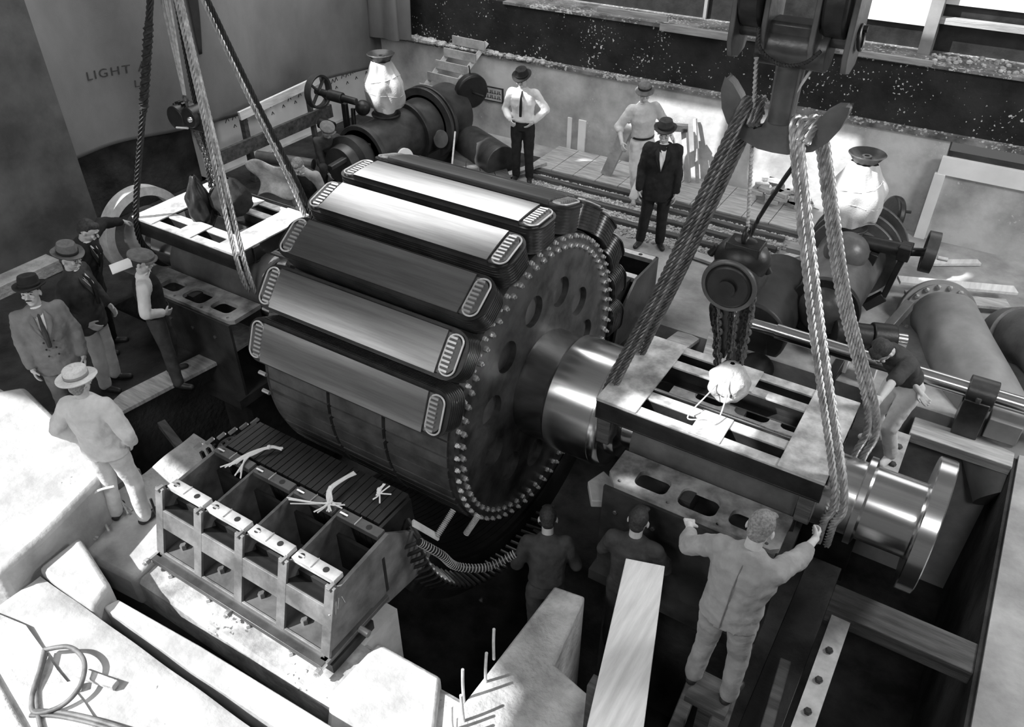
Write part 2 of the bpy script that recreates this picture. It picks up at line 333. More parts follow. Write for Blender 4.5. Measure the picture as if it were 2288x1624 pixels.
# canvas curtain along the left side, hanging in soft folds
def curtain(u, v):
    y = lerp(4.6, 12.6, u); z = lerp(.92, 4.6, v) + .22 * (1 - v) * (1 - min(1, (y - 4.6) / 4.2))
    fold = .22 * math.sin(y * 1.7 + 1.3 * v) + .10 * math.sin(y * 4.3 + 3.2 * v + 1) * (.4 + v) + .12 * math.sin(3.2 * v + y * .7) * (1 - v)
    bel = .30 * math.sin(PI * min(1, v * .9)) ; return Vector((-10.80 + fold * .7 + bel * .4, y, z))
cv = solo('canvas_curtain', MB().grid(curtain, 150, 60), 'canvas', 'huge grey canvas curtain with faded stencilled letters hanging along the left side', 'curtain', sharp=90, solid=.01)
def canvas_text(txt, y, z, size, rotdeg):
    cu = bpy.data.curves.new('txt', 'FONT'); cu.body = txt; cu.size = size; cu.extrude = .004; cu.space_character = 1.25
    ob = bpy.data.objects.new('txt', cu); me = bpy.data.meshes.new_from_object(ob); bpy.data.objects.remove(ob)
    X = Matrix.Rotation(PI / 2, 4, 'Z') @ Matrix.Rotation(PI / 2, 4, 'X'); Rr = Matrix.Rotation(R(rotdeg), 4, 'X')
    X = Rr @ X; out = MB(); vs = []
    for q in me.vertices:
        p = X @ q.co; yy = y + p.y; zz = z + p.z; u = (yy - 4.6) / 8.0
        # push on to the cloth
        vlo, vhi = 0, 1
        for _ in range(24):
            vm = (vlo + vhi) / 2
            if curtain(u, vm).z < zz: vlo = vm
            else: vhi = vm
        vs.append(Vector((curtain(u, vlo).x + .012 + p.x * 0 + (.004 if q.co.z > 0 else 0), yy, zz)))
    out.add(vs, [tuple(f.vertices) for f in me.polygons]); out.build('stencilled_letters', 'stencil', cv, sharp=20); bpy.data.meshes.remove(me)
M['stencil'] = mat('faded_stencil_paint', .06, .3, 30, .95)
canvas_text('LIGHT A', 6.42, 2.02, .17, 0); canvas_text('LB', 7.0, 1.80, .15, 0)
# end of the canvas bunched at the corner
def bunch(u, v):
    t = u * 2 * PI; z = lerp(1.50, 4.6, v); r = .16 + .05 * math.sin(5 * t + v * 3) + .05 * (1 - v)
    return Vector((-9.95 + r * 2.0 * math.cos(t) - .25 * (1 - v), 11.96 + r * .8 * math.sin(t), z))
solo('bunched_canvas', MB().grid(bunch, 60, 24), 'canvas', 'bunched vertical folds of canvas hanging at the rear left corner', 'curtain', sharp=80)
# rope/twig rubble along the wall top near the corner
rn = random.Random(8)
mb = MB()
for k in range(420):
    x = rn.uniform(-10.6, -7.0); y = rn.uniform(12.14, 12.29); zt = 1.45; s_ = rn.uniform(.02, .06) * (1.4 if x < -9.3 else .8)
    mb.ball((x, y, zt + s_ * .4), s_, 6, rn.uniform(.6, 1.4), rn.uniform(.6, 1.4), rn.uniform(.4, .9))
for k in range(260):
    x = rn.uniform(-7.0, 3.0); y = rn.uniform(12.2, 12.31); s_ = rn.uniform(.008, .028); mb.ball((x, y, 1.45 + s_ * .4), s_, 6, 1, 1.2, .6)
tag(mb.build('loose_rubble', 'gravel'), 'loose rubble and chips lying along the top of the low rear wall', 'rubble', kind='stuff')
mb = MB()
for k in range(150):
    x = rn.uniform(-1.3, 1.6); y = rn.uniform(12.4, 12.95); s_ = rn.uniform(.012, .045); mb.ball((x, y, 2.31 + s_ * .4), s_, 6, 1, 1.2, .7)
tag(mb.build('loose_rubble', 'gravel'), 'small pale rubble on the upper ledge at the top right', 'rubble', kind='stuff')
# enamel notice on the rear wall
nt = thing('wall_notice', 'small rectangular notice plate with two lines of lettering on the rear left wall', 'sign', (-8.02, 12.19, .72))
MB().box(-8.27, -7.83, 12.175, 12.2, .62, .88).build('plate', 'paint_dark', nt)
MB().box(-8.245, -7.855, 12.172, 12.176, .64, .86).build('panel', 'concrete_grey', nt)
mb = MB(); 
for rw in range(2):
    for k in range(7):
        if rn.random() < .9: 
            x = -8.22 + k * .052; z = .77 - rw * .09; mb.box(x, x + .035, 12.168, 12.173, z, z + .012); mb.box(x + .01 * (k % 3), x + .012 + .01 * (k % 3), 12.168, 12.173, z, z + .055)
mb.build('worn_lettering', 'paint_dark', nt)
# plank walkway at the foot of the rear wall
for k in range(11):
    x0 = -6.62 + k * .41; y1 = 12.12
    solo('walkway_board', MB().box(x0, x0 + .40, 11.14, y1, .06, .10), 'wood', f'wide pale plank of the rear walkway, {["first", "second", "third", "fourth", "fifth", "sixth", "seventh", "eighth", "ninth", "tenth", "eleventh"][k]} from its left end', 'plank', 'boards of the rear walkway', bevel=.004)
solo('walkway_beam', MB().box(-6.62, -2.05, 11.05, 11.15, -.02, .075), 'wood_dark', 'long dark edge beam along the front of the rear walkway', 'beam', bevel=.006)
# rail strips and gravel
for y, lab in ((10.88, 'nearest the rear walkway'), (10.52, 'middle one'), (10.15, 'nearest the rotor')):
    solo('track_timber', MB().box(-6.5, -2.2, y - .05, y + .05, -.01, .06), 'wood_dark', f'long dark timber in the gravel bed behind the rotor, {lab}', 'timber', 'long timbers in the gravel bed', bevel=.008)
rn = random.Random(12); mb = MB(); phi = (1 + 5 ** .5) / 2
ico = [Vector(v).normalized() for v in ((0, 1, phi), (0, -1, phi), (0, 1, -phi), (0, -1, -phi), (1, phi, 0), (-1, phi, 0), (1, -phi, 0), (-1, -phi, 0), (phi, 0, 1), (-phi, 0, 1), (phi, 0, -1), (-phi, 0, -1))]
icf = [(0, 1, 8), (0, 9, 1), (0, 8, 4), (0, 5, 9), (0, 4, 5), (1, 6, 8), (1, 9, 7), (1, 7, 6), (2, 10, 3), (2, 3, 11), (2, 4, 10), (2, 11, 5), (2, 5, 4), (3, 10, 6), (3, 7, 11), (3, 6, 7), (8, 10, 4), (8, 6, 10), (9, 5, 11), (9, 11, 7)]
for k in range(3600):
    x = rn.uniform(-6.4, -1.9); y = rn.choice([rn.uniform(10.94, 11.05), rn.uniform(10.58, 10.82), rn.uniform(10.22, 10.46), rn.uniform(9.8, 10.08)])
    s_ = rn.uniform(.009, .026); mb.add([Vector((x, y, .008)) + Vector((v.x * s_ * rn.uniform(.8, 1.3), v.y * s_, v.z * s_ * .8)) for v in ico], icf)
tag(mb.build('gravel_bed', 'gravel'), 'pale gravel between the dark timbers behind the rotor', 'gravel', kind='stuff')
# bricks heaped by the walkway end
rn = random.Random(6)
for k in range(26):
    x = -2.95 + rn.uniform(0, .75); y = 11.75 + rn.uniform(-.1, .5); z = .13 + .065 * rn.choice([0, 0, 1, 1, 2, 3]) * (1 if x < -2.3 else .5)
    X = Matrix.Translation((x, y, z)) @ Matrix.Rotation(rn.uniform(-.6, .6), 4, 'Z')
    if k == 0:
        bk = MB().box(-.1, .1, -.05, .05, -.03, .03).build('brick', 'brick', None, bevel=.004)
        tag(bk, 'grey brick in the untidy heap at the foot of the sunlit rear wall', 'brick', 'bricks heaped by the walkway end'); bk.matrix_world = X
    else:
        c = bk.copy(); col.objects.link(c); c.matrix_world = X
# ---- foreground concrete
def block(name, label, pts, z0, z1, m, bevel=.04, grp=None): return solo(name, MB().prism(pts, z0, z1), m, label, 'concrete block', grp, bevel=bevel)
block('concrete_block', 'big white concrete slab at the left edge hiding the legs of the suited men', [(-7.55, 2.80), (-5.78, 2.50), (-5.55, 1.70), (-5.50, 1.30), (-6.8, .9), (-8.3, 1.9)], -.1, .5, 'concrete_white', .05)
block('concrete_block', 'white concrete block at lower left above the cable channel', [(-5.50, 1.56), (-5.52, 1.95), (-4.86, 1.77), (-4.78, 1.55), (-5.0, 1.545)], -.4, .31, 'concrete_white', .04)
block('concrete_block', 'white concrete block the straw-hatted man stands on', [(-6.02, 2.02), (-6.10, 2.55), (-5.85, 2.72), (-5.10, 2.50), (-5.02, 2.0), (-5.45, 1.96)], -.35, .0, 'concrete_white', .04)
block('concrete_block', 'rounded pale concrete block right of the stator foot at the bottom', [(-2.92, 2.12), (-2.90, 2.64), (-2.30, 2.66), (-2.06, 2.25), (-2.3, 1.75), (-2.75, 1.9)], -.6, .0, 'concrete_white', .03)
solo('concrete_pier', MB().prism([(-1.99, 3.84), (-1.72, 3.88), (-1.62, 3.2), (-1.0, 3.05), (-.85, 2.2), (-1.9, 1.6), (-2.04, 2.3)], -1.8, 0), 'concrete', 'speckled grey concrete pier with bent steel bars at the bottom centre', 'pier', bevel=.02)
solo('channel_lid', MB().prism([(-4.83, 1.64), (-4.79, 1.75), (-3.9, 1.81), (-2.64, 1.86), (-2.0, 1.89), (-2.0, 1.66), (-2.89, 1.65), (-3.8, 1.63)], -.3, .19), 'concrete_white', 'long smooth pale strip lying in the foreground channel', 'strip', bevel=.008)
# reinforcing bars
def rebar(x, y, h, lean, label, m='machined'):
    solo('reinforcing_bar', MB().tube(smooth_path([(x, y, -.05), (x + lean * .4, y, h * .5), (x + lean, y + .01, h)], 6), .012, 8), m, label, 'steel bar', 'steel bars standing in the concrete')
for i, (x, y, h, lean) in enumerate(((-2.06, 3.02, .32, .0), (-1.99, 2.80, .36, .01), (-2.05, 2.60, .36, 0), (-1.95, 2.46, .30, -.02), (-1.98, 2.36, .30, .0), (-1.92, 2.33, .26, 0))):
    rebar(x, y, h, lean, f'rusty upright steel bar on the bottom centre pier, {["farthest", "second farthest", "third", "fourth", "fifth", "nearest"][i]} from the camera')
for i, (x, y) in enumerate(((-5.25, 2.86), (-5.32, 2.70), (-5.30, 2.52))):
    rebar(x, y, .34, -.03, f'black upright bar left of the stator, {["rear", "middle", "front"][i]} one of three', 'iron')
rn = random.Random(15)
for k in range(14):
    x = -6.15 + rn.uniform(-.1, .35); y = 2.15 + rn.uniform(-.1, .35); a = rn.uniform(-.5, .5)
    solo('steel_bar_end', MB().tube([(x - .22 * math.cos(a), y - .22 * math.sin(a), .03 + rn.uniform(0, .06)), (x + .05, y, .06), (x + .20 * math.cos(a + .3), y + .20 * math.sin(a), .03)], .011, 6), 'wood', 'bent steel bar end in the tangle between the two white slabs', 'steel bar', 'tangle of bar ends by the white slabs')
solo('bent_rod', MB().tube(smooth_path([(-5.98, 1.92, .02), (-5.82, 2.10, .25), (-5.72, 2.28, .42), (-5.60, 2.40, .46)], 6), .012, 8), 'machined', 'light bent rod rising beside the straw-hatted man block', 'rod')
# thick cables coiled at the lower left
def cable(label, pts, r=.017): solo('thick_cable', MB().tube(smooth_path(pts, 10), r, 10), 'hose', label, 'cable', 'cables coiled at the lower left')
ctr = Vector((-4.62, 1.12, .03))
cable('thick cable loop at the lower left, the outer round loop', [(-4.71, 1.13, 0.36), (-4.54, 1.23, 0.40), (-4.33, 1.21, 0.42), (-4.20, 1.08, 0.40), (-4.21, 0.93, 0.36), (-4.33, 0.81, 0.34), (-4.46, 0.87, 0.34), (-4.59, 1.02, 0.36), (-4.71, 1.13, 0.36)])
cable('thick cable running from the loop in a long curve to the bottom edge', [(-4.35, 0.81, 0.34), (-4.21, 0.90, 0.33), (-3.97, 0.99, 0.33), (-3.73, 1.06, 0.33), (-3.52, 1.12, 0.33), (-3.31, 1.10, 0.33), (-3.10, 1.02, 0.33), (-2.98, 0.90, 0.33), (-2.93, 0.76, 0.32)])
cable('second thick cable beside the long curved one', [(-4.35, 0.78, 0.33), (-4.20, 0.87, 0.33), (-3.97, 0.96, 0.33), (-3.73, 1.03, 0.33), (-3.52, 1.09, 0.33), (-3.31, 1.07, 0.33), (-3.12, 0.99, 0.33), (-3.01, 0.88, 0.33)], .014)
cable('cable drooping straight down-right from the coil to the bottom', [(-4.68, 1.12, 0.35), (-4.52, 0.94, 0.33), (-4.30, 0.81, 0.33), (-4.06, 0.72, 0.33), (-3.78, 0.66, 0.33), (-3.50, 0.59, 0.33)])
solo('wood_wedge', MB().beam((-4.37, 1.15, 0.34), (-4.04, 1.23, 0.34), .06, .05), 'concrete', 'short grey wooden offcut beside the cable loop', 'offcut', bevel=.006)
solo('wood_wedge', MB().beam((-4.40, 0.96, 0.33), (-4.25, 1.10, 0.34), .06, .06), 'plaster', 'white offcut lying inside the cable loop', 'offcut', bevel=.006)
solo('stone_ridge', MB().beam((-5.01, 0.81, 0.32), (-3.40, 0.47, 0.32), .10, .09), 'concrete', 'rough stone kerb at the lower left corner below the cables', 'kerb', bevel=.02)
# planks
solo('plank', MB().prism([(-7.25, 3.55), (-7.07, 4.70), (-6.78, 4.68), (-6.98, 3.30), (-7.15, 3.2)], -.02, .03), 'wood', 'broad plank bridging the dark pit under the man in the waistcoat', 'plank', bevel=.006)
solo('plank', MB().prism([(-1.435, 3.94), (-1.15, 4.03), (-.70, 2.62), (-1.02, 2.45)], .55, .60), 'wood_pale', 'long bright plank leading from the bottom edge to the right bearing', 'plank', bevel=.005)
solo('plank', MB().beam((-6.95, 10.25, .03), (-6.42, 11.28, .13), .13, .05), 'wood', 'narrow plank laid from the rear walkway down toward the rotor', 'plank', bevel=.004)
for i in range(4):
    solo('dark_board', MB().beam((-6.3 - i * .26, 10.0 - i * .12, .05), (-7.5 - i * .22, 11.3, .12), .22, .035), 'wood_dark', f'dark board lying aslant behind the rotor, {["rightmost", "second from right", "third from right", "leftmost"][i]} of four', 'board', 'dark boards aslant behind the rotor')
# right pit timbers
solo('timber_beam', MB().box(.15, 1.10, 7.46, 7.76, -.12, 0), 'wood_x', 'pale bolted timber across the far end of the right pit', 'timber', bevel=.008)
solo('timber_beam', MB().box(-.0, 1.14, 4.86, 5.16, -.20, -.05), 'wood_dark', 'stained timber across the near end of the right pit', 'timber', bevel=.008)
sp = solo('steel_strip', MB().box(.02, .17, 6.35, 7.46, -.06, -.03), 'bearing_paint2', 'bolted pale steel strip on the left side of the right pit', 'strip')
for k in range(3): MB().hexa((.10, 6.6 + .3 * k, -.03), (0, 0, 1), .035, .03).build('bolt', 'casting', sp)
sp = solo('steel_strip', MB().box(.05, .20, 3.6, 4.86, -.12, -.09), 'bearing_paint2', 'dull bolted steel strip below the near timber at the bottom right', 'strip')
for k in range(3): MB().hexa((.12, 3.9 + .3 * k, -.09), (0, 0, 1), .03, .03).build('bolt', 'casting', sp)
sg = thing('side_girder', 'black steel girder with a diamond mark and numbers beside the right pit', 'girder', (-.1, 6.3, -.6))
MB().box(-.45, .03, 6.0, 7.75, -.9, -.05).build('plate', 'iron', sg, bevel=.006)
MB().box(-.36, .0, 5.93, 6.75, -.03, .02).build('cover', 'iron', sg, bevel=.004)
MB().box(-.30, .0, 3.2, 5.9, -.9, -.62).build('plate', 'iron', sg, bevel=.006)
def mark(pts, z, nm='painted_mark', w=.012):
    mb = MB()
    for a, b in pts: mb.beam((a[0], a[1], z), (b[0], b[1], z), w, .003)
    mb.build(nm, 'paint_white', sg)
dc = (-.05, 7.42); 
mark([((dc[0] - .10, dc[1] - .02), (dc[0], dc[1] + .11)), ((dc[0], dc[1] + .11), (dc[0] + .09, dc[1] + .04)), ((dc[0] + .09, dc[1] + .04), (dc[0] + .01, dc[1] - .11)), ((dc[0] + .01, dc[1] - .11), (dc[0] - .10, dc[1] - .02)), ((dc[0] - .02, dc[1] - .05), (dc[0] + .03, dc[1] + .05)), ((dc[0] - .05, dc[1]), (dc[0], dc[1] + .06))], -.048, w=.007)
for rr, s_ in enumerate(('1932', '18534')):
    cu = bpy.data.curves.new('txt', 'FONT'); cu.body = s_; cu.size = .09; cu.extrude = .001
    ob = bpy.data.objects.new('txt', cu); me = bpy.data.meshes.new_from_object(ob); bpy.data.objects.remove(ob)
    X = Matrix.Translation((-.10 + rr * .08, 6.30, .023)) @ Matrix.Rotation(R(95), 4, 'Z')
    MB().add([X @ v.co for v in me.vertices], [tuple(f.vertices) for f in me.polygons]).build('painted_number', 'paint_white', sg)
for i, (x, w_) in enumerate(((-.75, .10), (-.48, .14), (-.15, .09))):
    solo('pit_rail', MB().beam((x, 4.4, -.35), (x + .15, 2.4, -.15), w_, .12), 'wood_dark', f'dark rail running down to the bottom edge below the grey-jacketed worker, {["left", "middle", "right"][i]} one', 'rail', 'dark rails at the bottom right', bevel=.01)
# planks lying by the far right wall
solo('plank', MB().beam((-.55, 10.2, .22), (.75, 10.75, .20), .17, .04), 'wood_pale', 'upper pale plank lying behind the big pipe flange at the right', 'plank', bevel=.003)
solo('plank', MB().beam((-.40, 10.0, .14), (.72, 10.48, .12), .22, .04), 'wood', 'lower notched plank just behind the big pipe flange at the right', 'plank', bevel=.003)
solo('plank', MB().beam((-.28, 11.3, .03), (.27, 11.65, .03), .12, .04), 'wood_pale', 'short white plank end behind the right handwheel', 'plank', bevel=.003)
solo('plank', MB().beam((-3.2, 9.75, .05), (-2.0, 9.6, .05), .16, .04), 'wood', 'grey plank on the floor right of the man in the dark suit', 'plank', bevel=.003)
solo('plank', MB().beam((-2.6, 9.5, .05), (-1.75, 10.6, .10), .13, .03), 'wood_pale', 'pale thin plank slanting up to the walkway near the crouching man', 'plank', bevel=.003)
solo('plank', MB().beam((-2.45, 7.96, -.03), (-3.05, 6.0, -.28), .28, .05), 'wood', 'bright plank leading down between rotor and right frame, right of the dark gap', 'plank')
solo('plank', MB().beam((-2.15, 8.3, .03), (-1.62, 5.9, .05), .30, .05), 'wood_x', 'stained pale plank running under the chain hoist', 'plank', bevel=.004)
# railing behind the left frame
t = thing('rough_railing', 'rough railing with one pale top board in front of the canvas curtain', 'railing', (-10.2, 9.0, 0))
MB().beam((-10.2, 8.25, 1.12), (-10.0, 9.85, 1.30), .05, .13).build('top_board', 'wood_pale', t)
MB().beam((-10.0, 9.6, 0), (-10.05, 9.6, 1.22), .08, .06).build('post', 'wood_dark', t)
MB().beam((-10.25, 8.35, 0), (-10.25, 8.35, 1.10), .10, .08).build('post', 'wood_dark', t)
MB().beam((-10.2, 7.6, .62), (-9.95, 10.0, .75), .06, .22).build('rail', 'wood_dark', t)
# trestle next to the light-clothed man
t = thing('wooden_trestle', 'wooden sawhorse trestle standing on the rear walkway', 'trestle', (-5.1, 11.5, .1))
MB().beam((-5.35, 11.45, .10), (-5.02, 11.45, 1.0), .09, .17).build('leg', 'wood', t)
MB().beam((-4.72, 11.5, .10), (-5.05, 11.5, 1.0), .06, .12).build('leg', 'wood', t)
MB().beam((-4.1, 11.9, .10), (-4.28, 11.9, 1.0), .08, .10).build('leg', 'wood', t)
MB().beam((-5.1, 11.5, .98), (-4.2, 11.85, .98), .10, .10).build('top_rail', 'wood_dark', t)
solo('wooden_stake', MB().beam((-3.95, 11.95, .1), (-4.20, 12.12, 1.05), .05, .05), 'wood', 'thin stake leaning on the sunlit part of the rear wall', 'stake')
solo('paper_sheet', MB().beam((-8.62, 4.62, .62), (-8.50, 4.86, .66), .26, .006), 'plaster', 'white sheet of paper beside the dark-suited man who reaches out', 'paper')
solo('paper_sheet', MB().beam((-8.2, 4.75, .12), (-7.9, 5.0, .10), .26, .01), 'sack', 'creased grey paper on the floor below the white sheet', 'paper')
solo('white_sheet', MB().grid(lambda u, v: Vector((-8.55 + .5 * u, 6.95 + .25 * u + .1 * math.sin(5 * v), lerp(.70, 1.22, v) + .05 * math.sin(6 * u))), 20, 16), 'sack', 'pale cloth sheet hanging behind the left frame beside the blurred man', 'cloth', solid=.01)
solo('square_plate', MB().box(-8.95, -8.6, 7.65, 7.95, .02, .05), 'casting_mid', 'small square plate lying behind the left frame', 'plate')
solo('rough_beam', MB().beam((-6.55, 3.5, -.06), (-5.4, 3.15, -.08), .08, .08), 'wood_dark', 'dark rough timber behind the rough concrete shelf left of the stator', 'timber')
solo('round_cover', MB().cyl((-6.1, 3.95, -.55), (-6.1, 3.95, -.50), .17, n=36), 'casting_mid', 'round iron cover lying in the shade left of the stator', 'cover')
solo('small_roller', MB().cyl((-9.9, 8.2, .55), (-9.0, 8.5, .5), .09, n=24), 'casting_mid', 'dark roller shaft with polished end behind the left frame', 'roller')
solo('white_rag', MB().ball((-6.22, 5.6, 1.12), .09, 14, 1, .8, 1.2), 'sack', 'crumpled white rag between the left frame and the rotor poles', 'rag')

solo('plank_prop', MB().box(-1.20, -1.10, 2.86, 2.96, -.02, .55), 'wood_dark', 'dark prop holding up the bright plank above the pier', 'prop')
solo('timber_staging', MB().box(-.66, -.36, 3.36, 3.62, .14, .20), 'wood_dark', 'dark timber staging under the feet of the grey-jacketed worker', 'staging')
solo('timber_staging', MB().box(-.56, -.46, 3.40, 3.5, -2.4, .14), 'wood_dark', 'dark post under the staging at the bottom right', 'post')
solo('concrete_ledge', MB().prism([(-2.20, 4.80), (-2.14, 5.0), (-1.97, 4.92), (-1.95, 4.66), (-2.06, 4.60)], .22, .30), 'concrete_white', 'ragged pale concrete ledge lit below the polished hub', 'ledge', bevel=.01)

solo('ground_patch', MB().prism([(-5.44, 1.12), (-5.06, 1.19), (-4.67, 1.12), (-4.52, 1.09), (-4.14, 1.04), (-3.73, .95), (-3.5, .6), (-4.6, .3), (-5.4, .5)], .29, .318), 'concrete', 'darker rough dirt under the coiled cables in the lower left corner', 'ground', kind='stuff')  # thin raised patch in the rough concrete colour

def slit(u, v):
    q = curtain((lerp(8.06, 8.14, v) - 4.6) / 8.0, lerp(.30, 1.0, v)); return q + Vector((.03, (u - .5) * .20 * math.sin(PI * min(1, .08 + v * .9)), 0))
MB().grid(slit, 6, 30).build('slit_shade', 'paint_dark', cv, solid=.008)  # dark strip laid on the cloth, imitates an unlit opening
# ================================================================= GENERATOR
YC, ZC = 5.376, 0.738                     # shaft axis, parallel to x
RX0, RX1 = -5.17, -3.10                   # rotor rim ends
def ring_pt(x, r, a): return Vector((x, YC + r * math.cos(a), ZC + r * math.sin(a)))
rotor = thing('generator_rotor', 'huge dark salient-pole generator rotor hanging on its polished shaft', 'rotor', (-4.13, YC, ZC))
# rim: stack of ring plates with dovetail slots, split by two ventilation gaps
NP = 22; PITCH = 2 * PI / NP; A0 = R(157)
def rim_seg(mb, x0, x1, inner=False):
    prof = []
    for k in range(NP):
        c = A0 + PITCH * (k + .5)
        for da, rr in ((-.5, 1.47), (-.36, 1.47), (-.355, 1.435), (-.32, 1.435), (-.315, 1.47), (-.06, 1.47), (-.05, 1.38), (.02, 1.38), (.03, 1.47), (.24, 1.47), (.245, 1.435), (.28, 1.435), (.285, 1.47)):
            prof.append((c + da * PITCH, rr if not inner else 1.36))
    n = len(prof)
    vs = [ring_pt(x0, r, a) for a, r in prof] + [ring_pt(x1, r, a) for a, r in prof]
    fs = [(i, (i + 1) % n, n + (i + 1) % n, n + i) for i in range(n)] + [tuple(range(n)), tuple(range(n, 2 * n))]
    mb.add(vs, fs)
mb = MB(); gaps = [-4.42, -3.78]; xs = [RX0] + [g for gg in gaps for g in (gg - .02, gg + .02)] + [RX1]
for i in range(0, len(xs), 2): rim_seg(mb, xs[i], xs[i + 1])
for gg in gaps: rim_seg(mb, gg - .02, gg + .02, True)
mb.build('rim', 'rim', rotor)
# end discs with lightening holes
def disc(x, nm):
    holes = []
    for k in range(11):
        a = R(166) - k * 2 * PI / 11; holes.append(circle(.885 * math.cos(a), .885 * math.sin(a), .15, 28))
    vs, fs = plate_mesh([circle(0, 0, 1.45, 132)] + holes, .06)
    X = basis((x, YC, ZC), (0, 1, 0), (0, 0, 1), (1, 0, 0)); mb = MB().add(vs, fs, X); return mb.build(nm, 'disc', rotor)
disc(RX1 + .03, 'end_disc'); disc(RX0 - .03, 'end_disc')
MB().lathe([(.50, -1.0), (.50, 1.0)], (-4.13, YC, ZC), (1, 0, 0), 40).build('hub_body', 'iron', rotor)
# clamping bolts: three per pole on the visible disc, studs round its edge
first = None
for k in range(66):
    if k % 3 == 2 and False: continue
    a = A0 + PITCH * (k / 3) + (PITCH / 2 if 0 else 0); p = ring_pt(RX1 + .06, 1.335, a)
    if first is None:
        first = MB().hexa((0, 0, 0), (1, 0, 0), .027, .03).cyl((0, 0, 0), (.045, 0, 0), .011, n=8).build('bolt', 'bolt'); first.parent = rotor; first.location = p - rotor.location
    else:
        c = first.copy(); col.objects.link(c); c.location = p - rotor.location
first = None
for k in range(66):
    a = A0 + 2 * PI * (k + .5) / 66; p = ring_pt(RX1 + .05, 1.425, a)
    if first is None:
        first = MB().cyl((-.03, 0, 0), (.05, 0, 0), .013, n=8).hexa((.01, 0, 0), (1, 0, 0), .022, .024).build('edge_stud', 'machined'); first.parent = rotor; first.location = p - rotor.location
    else:
        c = first.copy(); col.objects.link(c); c.location = p - rotor.location
for k in range(11, 22):
    p = ring_pt(RX0, 1.50, A0 + PITCH * (k - 21.6) * .5 + R(30))
    MB().cyl(p, p + Vector((-.09, 0, 0)), .02, n=8).build('edge_stud', 'bolt', rotor)
# poles: built once at the top of the rotor, then turned round the axis
def rot_stack(x0, x1, hw, corner): return rrect(x0, x1, -hw, hw, corner, 6)
pole_root = bpy.data.objects.new('pole', None)
def pole(angle):
    # returns meshes built in rotor-local coordinates: x axial, u tangential, r radial
    tz = Vector((0, math.cos(angle), math.sin(angle))); tu = Vector((0, -math.sin(angle), math.cos(angle)))
    X = basis((0, 0, 0), (1, 0, 0), tu, tz); return X
POLE = {}
mb = MB(); n = 14; ha = R(5.75); top = 1.765
vs = []
for x in (-.83, .96):
    for i in range(n + 1):
        t = lerp(-ha, ha, i / n); vs.append((x, top * math.sin(t), top * math.cos(t)))
    vs += [(x, .175, 1.70), (x, -.175, 1.70)]
k = n + 3; fs = [(i, (i + 1) % k, k + (i + 1) % k, k + i) for i in range(k)] + [tuple(range(k)), tuple(range(k, 2 * k))]
POLE['pole_shoe'] = (MB().add(vs, fs), 'shoe')
mb = MB()
for i in range(15):                         # edge-wound strip coil
    z0 = 1.48 + i * .0147; e = 0.0 if i % 2 else .004
    lp = rrect(-1.02 - e, 1.145 + e, -.205 - e, .205 + e, .14, 6); mb.prism(lp, z0, z0 + .0147)
POLE['field_coil'] = (mb, 'copper')
mb = MB().prism(rrect(-1.04, 1.165, -.205, .205, .15, 7), 1.70, 1.717); POLE['coil_flange'] = (mb, 'iron')
mb = MB().prism(rrect(-.985, 1.115, -.165, .165, .12, 7), 1.717, 1.735); POLE['pressure_plate'] = (mb, 'casting_mid')
for nm, s0, s1 in (('finger_bars', .985, 1.06), ('finger_bars', -.93, -.855)):
    mb = MB()
    for i in range(8):
        u = -.135 + i * .0386; mb.box(s0, s1, u - .009, u + .009, 1.72, 1.753)
    POLE[nm + ('' if s0 > 0 else '.far')] = (mb, 'bolt')
for nm, xa, xb in (('end_rim', .975, 1.115), ('end_rim', -.985, -.845)):
    lp = rrect(xa, xb, -.165, .165, .065, 6); POLE[nm + ('' if xa > 0 else '.far')] = (MB().tube([(x, y, 1.737) for x, y in lp], .008, 6, close=True), 'machined')
protos = None
CX = -4.13
for k in range(-1, 11):
    ang = A0 - PITCH * k
    if k == -1: continue
    X = pole(ang)
    if protos is None:
        protos = []; base = pole(0)
        for nm, (mb_, m_) in POLE.items():
            o = mb_.build(nm.split('.')[0], m_, None, sharp=30); protos.append(o)
        objs = protos
    else:
        objs = []
        for o in protos: c = o.copy(); col.objects.link(c); objs.append(c)
    shoe = objs[0]
    for o in objs:
        if o is shoe:
            o.parent = rotor; o.matrix_local = X
        else:
            o.parent = shoe; o.matrix_local = Matrix.Identity(4)
# shaft
xh = [(.36, -5.6), (.50, -5.6), (.50, -5.2)]
mb = MB().lathe([(.50, -3.08), (.533, -3.0), (.533, -2.74), (.545, -2.72), (.565, -2.70), (.562, -2.26), (.555, -2.255), (.562, -2.25), (.558, -2.20), (.53, -2.165), (.42, -2.155), (.41, -2.07), (.30, -2.04), (.30, -.62), (.335, -.60), (.335, -.40), (.32, -.395), (.32, -.385), (.31, -.08), (.37, -.07), (.37, -.02), (.31, .0), (.31, .37), (.325, .385), (.28, .39)], (0, YC, ZC), (1, 0, 0), 64)
mb.build('shaft', 'polished', rotor)
MB().lathe([(.28, .38), (.54, .38), (.548, .388), (.548, .502), (.54, .51), (.20, .51)], (0, YC, ZC), (1, 0, 0), 80).build('coupling_flange', 'polished', rotor)
MB().lathe([(.50, 5.2), (.533, 5.25), (.56, 5.5), (.56, 6.0), (.40, 6.04), (.30, 6.1), (.30, 8.4), (.345, 8.45), (.345, 8.85)], (0, YC, ZC), (-1, 0, 0), 48).build('shaft', 'polished', rotor)
MB().lathe([(.47, 8.84), (.58, 8.84), (.58, 9.0), (.47, 9.0)], (0, YC, ZC), (-1, 0, 0), 72, closed=True).build('coupling_flange', 'machined', rotor)
MB().lathe([(.20, 8.70), (.30, 8.80), (.30, 8.90)], (0, YC, ZC), (-1, 0, 0), 32).build('coupling_boss', 'iron', rotor)

